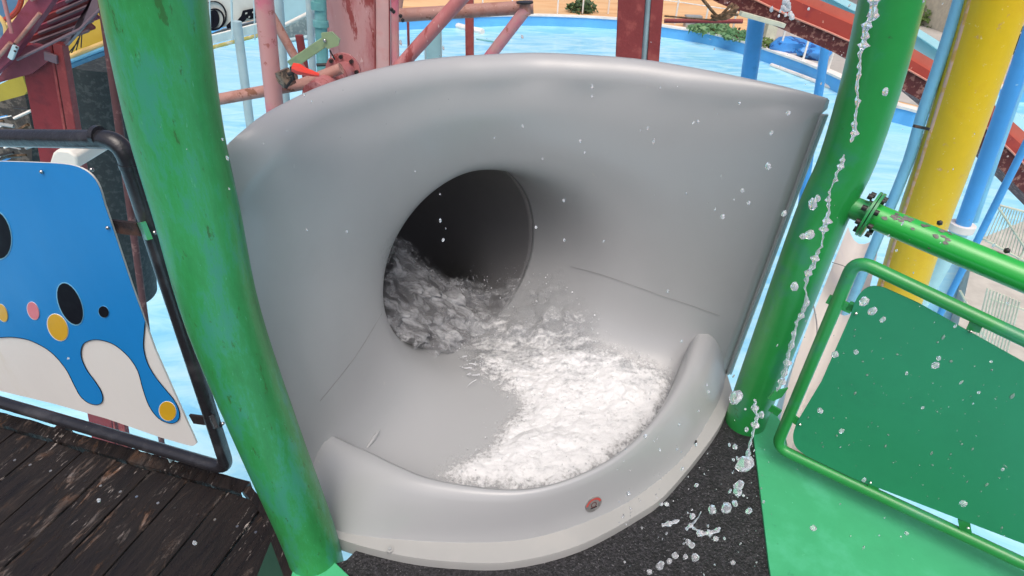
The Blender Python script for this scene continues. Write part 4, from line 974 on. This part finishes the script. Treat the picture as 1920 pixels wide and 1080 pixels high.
# yellow column and light blue drain pipe
yc = thing('yellow_column', 'big yellow painted column with peeling pinkish edge at the right', 'column', PY(1770, 300, 3))
def lean(a, b, y): pa, pb = PY(*a, y), PY(*b, y); return pa, pb
yy_ = 2.9
pts = spline([PY(1640, 700, yy_), PY(1688, 545, yy_), PY(1730, 413, yy_), PY(1770, 300, yy_), PY(1820, 150, yy_), PY(1867, 0, yy_), PY(1920, -200, yy_)], 5)
dn = (pts[0] - pts[4]).normalized(); pts = [pts[0] + dn * 4] + pts
MB().tube(pts, .122, 44).build('shaft', YELLOW, yc)
MB().tube([p + V((-.112, -.01, 0)) for p in pts], .016, 12).build('peeling_edge', PEEL, yc)
dp = thing('drain_pipe', 'light blue downpipe strapped beside the yellow column', 'pipe', PY(1720, 238, 2.8))
pts2 = spline([PY(1664, 400, 2.95), PY(1704, 300, 2.95), PY(1729, 215, 2.95), PY(1768, 100, 2.95), PY(1799, 0, 2.95), PY(1845, -160, 2.95)], 4)
dn = (pts2[0] - pts2[3]).normalized()
MB().tube([pts2[0] + dn * 4] + pts2, .027, 16).build('pipe', LBLUE, dp); MB().beam(PY(1713, 236, 2.8), PY(1742, 242, 2.8), .012, .012).build('strap', BOLT, dp, smooth=False)
# blue columns at far right
bc, pa, pb, r_ = pole('blue_column', 'thick blue column with white base ring at the far right', 'column', (1935, 60), (1806, 420), 4.6, 31, BLUE, 'blue columns in the pool', (2, 0))
tag(MB().tube([pb, pb + V((0, 0, -.06))], r_ * 1.7, 28).build('base_ring', WHT), 'white round base ring under the thick blue column', 'base ring')
tag(MB().tube([pb + V((0, 0, -.06)), pb + V((-.1, 0, -3))], r_ * 1.2, 20).build('pool_pedestal', CYAN), 'pale pedestal carrying the white base ring', 'pedestal')
pole('blue_pipe', 'thin blue pipe parallel to the thick blue column at right', 'pipe', (1886, 345), (1838, 440), 4.2, 13, BLUE, None, (1.5, 1.5))
pole('blue_pipe', 'pale blue pipe at the extreme upper right edge', 'pipe', (1935, 100), (1880, 260), 6.2, 14, LBLUE, None, (1, 1))
# white slide shell under the right railing
ws = thing('white_slide', 'off-white curved slide shell behind the green railing', 'water slide', PZ(1560, 560, -.3))
WL = [(1590, 425), (1560, 500), (1530, 575), (1500, 650), (1478, 720), (1462, 790), (1450, 860)]; WR = [(1650, 445), (1640, 500), (1622, 570), (1598, 650), (1560, 740), (1540, 800), (1520, 870)]
rows = []
for l, r in zip(WL, WR):
    a, b = PZ(l[0], l[1], -.25), PZ(r[0], r[1], -.25); rows.append([a + V((0, 0, -.5)), a] + [a.lerp(b, t / 6) + V((0, 0, -.10 * sin(pi * t / 6))) for t in range(1, 6)] + [b, b + V((0, 0, -.5))])
MB().grid([r_ for r_ in zip(*[resample(spline(list(cr), 4), 25) for cr in zip(*rows)])]).build('shell', BEIGE, ws)
MB().tube(spline([PZ(*p, -.24) for p in [(1505, 505), (1522, 560), (1532, 620), (1520, 690), (1500, 740)]], 6), .004, 6).build('seam', SEAM, ws)
MB().tube(spline([PZ(*p, -.235) for p in [(1560, 492), (1585, 500), (1600, 512)]], 4), .003, 6).build('seam', SEAM, ws)
# cream cage fence lower right
cg = thing('cage_fence', 'cream barred fence cage standing by the pool at lower right', 'fence', PY(1890, 480, 5))
for a, b in (((1868, 383), (1940, 402)), ((1840, 445), (1940, 500)), ((1868, 383), (1838, 450)), ((1868, 383), (1925, 470)), ((1925, 462), (1890, 520)), ((1800, 545), (1850, 640)), ((1855, 560), (1935, 585))):
    part_pipe(cg, 'rail', a, b, 4.6, 4, CAGE, n=8)
for i in range(15): part_pipe(cg, 'bar', (1872 + i * 5, 386 + i * 1.4), (1842 + i * 6, 450 + i * 3), 4.62, 1.8, CAGE, n=6)
for i in range(11): part_pipe(cg, 'bar', (1852 + i * 6, 540 + i * 2.5), (1828 + i * 6, 640 + i * 2), 4.4, 3, CAGE, n=6)
MB().prism([PZ(*p, -4.3) for p in [(1832, 450), (1930, 410), (1930, 700), (1790, 640)]], (0, 0, -.6)).build('plinth', mat('cream_plinth', (.52, .50, .44), .7), cg, smooth=False)

# ------------------------------------------------------------------ upper left: stairs, slides, pillar
st = thing('maroon_staircase', 'underside of a purple maroon steel staircase at the upper left', 'staircase', PY(80, 60, 4))
Y0 = 3.6
MB().prism([PY(*p, Y0) for p in [(-20, 150), (-20, 100), (75, -30), (120, -30), (20, 112)]], (0, .06, 0)).build('stringer', PURP, st, smooth=False)
MB().prism([PY(*p, Y0 + .1) for p in [(-20, 165), (40, 92), (56, 84), (110, 100), (60, 138), (-20, 160)]], (0, .06, 0)).build('stringer', mat('maroon_plate', (.23, .05, .07), .5, (.17, .04, .05), 8, (.5, .7)), st, smooth=False)
MB().prism([PY(*p, Y0 + .1) for p in [(95, 100), (110, 100), (215, -20), (180, -20), (150, 55)]], (0, .05, 0)).build('stringer', STAIRB, st, smooth=False)
for i in range(7):
    a = (40 + i * 17, 88 - i * 20); b = (168 + i * 8, 42 - i * 19)
    pa, pb = PY(*a, Y0 + .25), PY(*b, Y0 + .25); MB().beam(pa, pb, .085, .02, (0, 1, .6)).build('tread', PURP if i % 2 else MAROON, st, smooth=False)
    MB().beam(pa + V((0, -.03, -.04)), pb + V((0, -.03, -.04)), .012, .02, (0, 1, .6)).build('tread_lip', STAIRB, st, smooth=False)
MB().prism([PY(*p, Y0 + .35) for p in [(15, 112), (110, -30), (215, -30), (150, 60), (100, 100)]], (0, .03, 0)).build('soffit', mat('dark_maroon', (.12, .025, .035), .6, (.18, .04, .05), 10, (.5, .65), None, .3), st, smooth=False)
part_pipe(st, 'pipe', (32, 112), (150, 55), Y0 - .02, 5, STAIRB); part_pipe(st, 'pipe', (150, 55), (210, -5), Y0 - .02, 5, STAIRB)
part_pipe(st, 'pipe', (58, 0), (112, -30), Y0 - .02, 6, SALMON); part_pipe(st, 'pipe', (75, 25), (30, 80), Y0 - .02, 7, SALMON); part_pipe(st, 'pipe', (-10, 115), (20, 80), Y0 - .02, 7, SALMON)
part_pipe(st, 'pipe', (5, -10), (22, 62), Y0 - .05, 7, PINK)
part_beam(st, 'joint_plate', (20, 110), (30, 86), Y0 - .05, 9, .02, PALEP); 
for a, b in ((27, 82), (31, 89), (28, 96)): MB().ball(PY(a, b, Y0 - .07), .007, 1).build('bolt', BOLT, st)
part_beam(st, 'joint_plate', (84, 104), (108, 112), Y0 + .06, 16, .02, STAIRB)
# coloured rings behind the staircase
cr = thing('coloured_slide_tube', 'blue slide tube with yellow and red rings at the top left corner', 'water slide', PY(20, 20, 6))
MB().prism([PY(*p, 6.0) for p in [(-60, 60), (-60, -60), (110, -60), (60, 20), (0, 110), (-40, 130)]], (0, .4, 0)).build('tube_side', mat('dull_blue', (.10, .22, .36), .4, (.2, .3, .38), 4, (.5, .6)), cr, smooth=False)
for (cx, cy, r_, m) in ((-10, -5, 62, SLTAN), (-10, -5, 50, REDBEAM), (-30, 60, 42, SLTAN)):
    MB().tube([PY(cx + r_ * cos(a), cy + r_ * .9 * sin(a), 5.9) for a in [R(k) for k in range(-60, 75, 9)]], .022, 8).build('ring', m, cr)
# yellow slide with tan and blue edges
ysl = thing('yellow_slide', 'yellow slide trough with tan lip and blue edge behind the staircase', 'water slide', PY(160, 80, 4.4))
MB().prism([PY(*p, 4.5) for p in [(110, 105), (150, 50), (215, -15), (240, 60), (240, 70), (118, 112)]], (0, .2, 0)).build('trough', SLYEL, ysl, smooth=False)
part_pipe(ysl, 'lip', (120, 111), (250, 60), 4.4, 10, SLTAN); part_pipe(ysl, 'edge', (116, 120), (250, 68), 4.4, 8, LBLUE); part_pipe(ysl, 'edge', (120, 127), (250, 76), 4.42, 11, SLBLU)
MB().prism([PY(*p, 4.5) for p in [(-20, 168), (40, 138), (52, 170), (46, 178), (-20, 196)]], (0, .2, 0)).build('trough', mat('olive_yellow', (.40, .33, .04), .5), ysl, smooth=False)
for k in range(4): part_pipe(ysl, 'crack_line', (145 + k * 3, 80 - k * 9), (125 + k * 9, 104 - k * 5), 4.35, 2, BOLT)
# dark mesh drum between pillar and post
dm = thing('dark_drum', 'dark speckled drum wall behind the red pillar', 'drum', PY(180, 200, 4.6))
a, b = PY(176, 105, 5.2), PY(200, 330, 5.2); MB().tube([b + (b - a) * 1.2, a], .36, 36).build('drum_shell', DARKW, dm)
pole('brown_post', 'slim dark brown post squeezed between drum and green post', 'post', (205, 100), (238, 345), 3.6, 15, mat('dark_brown_steel', (.10, .035, .035), .6, (.2, .1, .09), 20, (.55, .65)), None, (.5, 4))
rp = thing('red_pillar', 'square dark red steel pillar under the maroon staircase', 'pillar', PY(95, 200, 3.8))
part_beam(rp, 'web', (78, 118), (112, 320), 3.75, 62, .05, mat('deep_red_steel', (.22, .02, .025), .5, (.16, .015, .02), 8, (.5, .65), None, .2), (.1, 5)); part_beam(rp, 'flange', (118, 112), (152, 318), 3.70, 17, .06, MAROON, (.1, 5)); part_beam(rp, 'stiffener', (104, 112), (138, 318), 3.71, 5, .05, MAROON, (.1, 5))
bx = MB().prism([PY(*p, 2.6) for p in [(90, 312), (98, 288), (106, 281), (128, 283), (142, 293), (147, 316)]], (0, .3, 0)).build('white_box', WHITE, bevel=.01); tag(bx, 'cream white rounded box peeping over the blue panel', 'box')
db = thing('debris_heap', 'dark pile of planks and cables under the yellow slide', 'heap', PY(20, 230, 5))
MB().prism([PY(*p, 5.4) for p in [(-80, 190), (45, 172), (60, 240), (60, 330), (-80, 330)]], (0, .5, 0)).build('backing', mat('dark_scrap', (.05, .045, .04), .8, (.14, .12, .1), 12, (.5, .6), None, .5), db, smooth=False)
q = random.Random(12)
for i in range(22):
    a = (q.uniform(-30, 50), q.uniform(195, 320)); part_pipe(db, 'plank', a, (a[0] + q.uniform(20, 60), a[1] + q.uniform(-22, 8)), q.uniform(4.7, 5.2), q.uniform(2, 7), [WHT, BOLT, ROPE, GREYD, BLUE][i % 5], n=5)

# ------------------------------------------------------------------ sign building at the top left
sg = thing('sign_wall', 'pale wall with a round black emblem and dark letters above the pool', 'sign', PY(430, 30, 12))
MB().prism([PY(*p, 12) for p in [(375, 62), (375, -60), (620, -60), (620, -20), (482, 36)]], (0, .4, 0)).build('face', SIGN, sg, smooth=False)
def ringp(cx, cy, rx, ry, w_, m, nm, yv=11.96):
    o_, i_ = [], []
    for k in range(29):
        t = 2 * pi * k / 28; o_.append(PY(cx + rx * cos(t), cy + ry * sin(t), yv)); i_.append(PY(cx + (rx - w_) * cos(t), cy + (ry - w_) * sin(t), yv))
    f_, b_ = o_, i_
    MB().grid([o_, i_, [p + V((0, .03, 0)) for p in i_], [p + V((0, .03, 0)) for p in o_], o_]).build(nm, m, sg, smooth=False)
ringp(400, 30, 24, 28, 1.6, BLK, 'emblem_ring'); ringp(401, 36, 19, 20, 2, BLK, 'emblem_ring'); ringp(400, 36, 10, 17, 9.5, BLK, 'emblem_core')
for poly in ([(424, 48), (432, 40), (436, 44), (434, 52), (426, 54)], [(445, 38), (452, 30), (455, 20), (464, 18), (478, 15), (480, 34), (470, 36), (462, 34), (458, 40), (446, 44)]):
    MB().prism([PY(*p, 11.95) for p in poly], (0, .03, 0)).build('letter', BLK, sg, smooth=False)
for a, b, c_ in ((449, 40, 2), (460, 24, 3), (466, 31, 2), (473, 22, 2.5), (476, 29, 2)): MB().prism([PY(a, b, 11.93), PY(a + c_, b - 1, 11.93), PY(a + c_, b + 2, 11.93), PY(a, b + 3, 11.93)], (0, .02, 0)).build('letter_counter', SIGN, sg, smooth=False)
yr = thing('pool_walkway', 'narrow pale walkway with a yellow edge below the sign wall', 'walkway', PY(440, 70, 11))
MB().prism([PY(*p, 11.8) for p in [(375, 72), (375, 88), (500, 58), (500, 40)]], (0, 1, 0)).build('deck_edge', PALEP, yr, smooth=False)
part_pipe(yr, 'yellow_edge', (375, 95), (500, 62), 11.6, 7, mat('yellow_edge', (.5, .42, .12), .5, (.6, .55, .4), 5, (.5, .6)), (2, 2)); part_pipe(yr, 'handrail', (375, 72), (500, 40), 11.5, 3, WHITE, (2, 2))
for xx in (395, 436, 478): part_pipe(yr, 'stanchion', (xx, 75), (xx - 2, 0), 11.5, 4 if xx == 436 else 2.5, PALEP)

# ------------------------------------------------------------------ far side of the pool
fe = thing('rope_fence', 'thin pale fence posts and rail beyond the far pool wall', 'fence', PZ(1050, 20, -4.4))
for xx in (905, 960, 1045, 1092, 1140, 1265, 1320, 1372): 
    p = PZ(xx, 26 + max(0, (xx - 1150) * .17), -4.4); MB().tube([p, p + V((0, 0, 1.3))], .05, 6).build('fence_post', WHT, fe)
fp_ = [PZ(xx, 26 + max(0, (xx - 1150) * .17), -4.4) + V((0, 0, 1.2)) for xx in (800, 905, 1045, 1140, 1265, 1372)]
MB().tube(fp_, .03, 6).build('top_rail', WHT, fe)
def clump(c, r, n, m, name, label, seed, flat=.7):
    q = random.Random(seed); mb = MB()
    for _ in range(n):
        d = V((q.gauss(0, 1), q.gauss(0, 1), q.gauss(0, 1))).normalized() * r * q.uniform(.5, 1.05); d.z = abs(d.z) * flat
        p = V(c) + d; s = r * q.uniform(.10, .22); u = V((q.gauss(0, 1), q.gauss(0, 1), q.gauss(0, 1))).normalized(); v_ = u.orthogonal().normalized()
        mb.add([p - u * s, p + v_ * s * .5, p + u * s, p - v_ * s * .5], [(0, 1, 2, 3)])
    root = thing(name, label, 'bush', c); mb.build('foliage', m, root, smooth=False, flip=False)
    MB().tube([V(c), V(c) + V((0, 0, r * .6))], r * .06, 6).build('stem', ROPE, root); return root
clump(PZ(1090, 22, -4.4), 1.0, 260, LEAFD, 'bush', 'small dark bush on the sand beyond the far pool wall', 1)
clump(PZ(1335, 58, -4.4), 1.3, 260, mat('jade_leaves', (.10, .24, .10), .6, (.16, .28, .12), 2, (.5, .6)), 'bush', 'low green bush on the sand beside the curved blue wall', 2, .35)
clump(PZ(1382, 72, -4.4), .9, 260, mat('jade_leaves_pale', (.09, .22, .09), .6), 'bush', 'second low green bush nearer the bright blue column', 3, .5)
clump(PZ(1437, 88, -4.4), .6, 260, LEAF, 'bush', 'yellow green bush right of the bright blue column', 4)
clump(PZ(1745, 46, -4.4), 1.5, 500, LEAF, 'bush', 'leafy bush seen between the green post and yellow column', 5, .8)
clump(PZ(1895, 95, -4.4), 1.2, 400, LEAFD, 'bush', 'dark bush at the far right behind the yellow column', 6, 1)
tag(MB().ball(PZ(1478, 86, -4.2), .75, 2, (1.3, 1, .6), .6).build('blue_tarp', TARP), 'round crumpled blue tarp on the paving, left one', 'tarp', 'blue tarps on the paving')
tb = MB(); q = random.Random(4)
for i in range(7): tb.ball(PZ(1520 + q.uniform(-14, 14), 96 + q.uniform(-8, 10), -4.2), .5 * q.uniform(.6, 1), 2, (1.3, 1, .6), .8)
tag(tb.build('blue_tarp', TARP), 'heap of folded blue tarp close to the red beam', 'tarp', 'blue tarps on the paving')
for i, (xx, yy2, w_) in enumerate([(1440, 75, .55), (1462, 72, .8)]):
    p = PZ(xx, yy2, -4.41); bxo = MB().beam(p, p + V((0, 0, 1.0)), w_, .5, (0, 1, 0)).build('utility_box', WALLB if i else CAGE, smooth=False, bevel=.03); tag(bxo, ['cream utility box beside the blue column', 'grey utility box right of the cream one'][i], 'box', 'boxes by the pool')
p = PZ(1297, 50, -4.41); tag(MB().beam(p, p + V((0, 0, .6)), .9, .6, (0, 1, 0)).build('utility_box', GREYD, smooth=False), 'dark grey box on the sand next to the curved pool wall', 'box', 'boxes by the pool')
for i, xx in enumerate((1462, 1505, 1552)):
    p = PZ(xx, 96 + i * 18, -4.4); tag(MB().tube([p, p + V((0, 0, 1.6))], .05, 6).build('pool_post', WHT), ['thin pale post between the boxes and the blue tarps', 'thin pale post standing between two blue tarps', 'thin pale post nearest the slim blue column'][i], 'post', 'thin posts behind the pool wall')
# far houses, top right
def house(px, w_, h_, d_, seed, m, label, y=70, zz=-4.4):
    p = PZ(px, 30, zz); p = p.normalized() * y if False else V((p.x * y / p.y, y, zz)); root = thing('house', label, 'house', p, 'houses beyond the pool')
    MB().prism([p + V((-w_ / 2, 0, 0)), p + V((w_ / 2, 0, 0)), p + V((w_ / 2, d_, 0)), p + V((-w_ / 2, d_, 0))], (0, 0, h_)).build('wall', m, root, smooth=False)
    MB().prism([p + V((-w_ / 2 - .3, -.3, h_)), p + V((w_ / 2 + .3, -.3, h_)), p + V((w_ / 2 + .3, d_, h_)), p + V((-w_ / 2 - .3, d_, h_))], (0, 0, .3)).build('roof', STAIRB, root, smooth=False)
    n = int(w_ / 2)
    for i in range(n):
        for z in (1.0, 3.8):
            if z + 1.4 < h_:
                c = p + V((-w_ / 2 + (i + .5) * w_ / n, -.03, z)); f_ = MB().prism([c + V((-.5, 0, 0)), c + V((.5, 0, 0)), c + V((.5, 0, 1.2)), c + V((-.5, 0, 1.2))], (0, -.06, 0)).build('window', WHT, root, smooth=False)
                MB().prism([c + V((-.42, -.07, .08)), c + V((.42, -.07, .08)), c + V((.42, -.07, 1.12)), c + V((-.42, -.07, 1.12))], (0, -.02, 0)).build('pane', WIN, f_, smooth=False)
house(1750, 9, 6.5, 8, 1, WALLB, 'pale grey two-storey house seen between green post and yellow column', 42)
house(1905, 7, 6, 8, 2, mat('cream_wall', (.6, .56, .44), .7), 'cream house at the far upper right corner', 38)
house(1560, 12, 6, 8, 3, mat('blue_grey_wall', (.3, .42, .55), .6), 'blue grey building above the long red beam', 55)
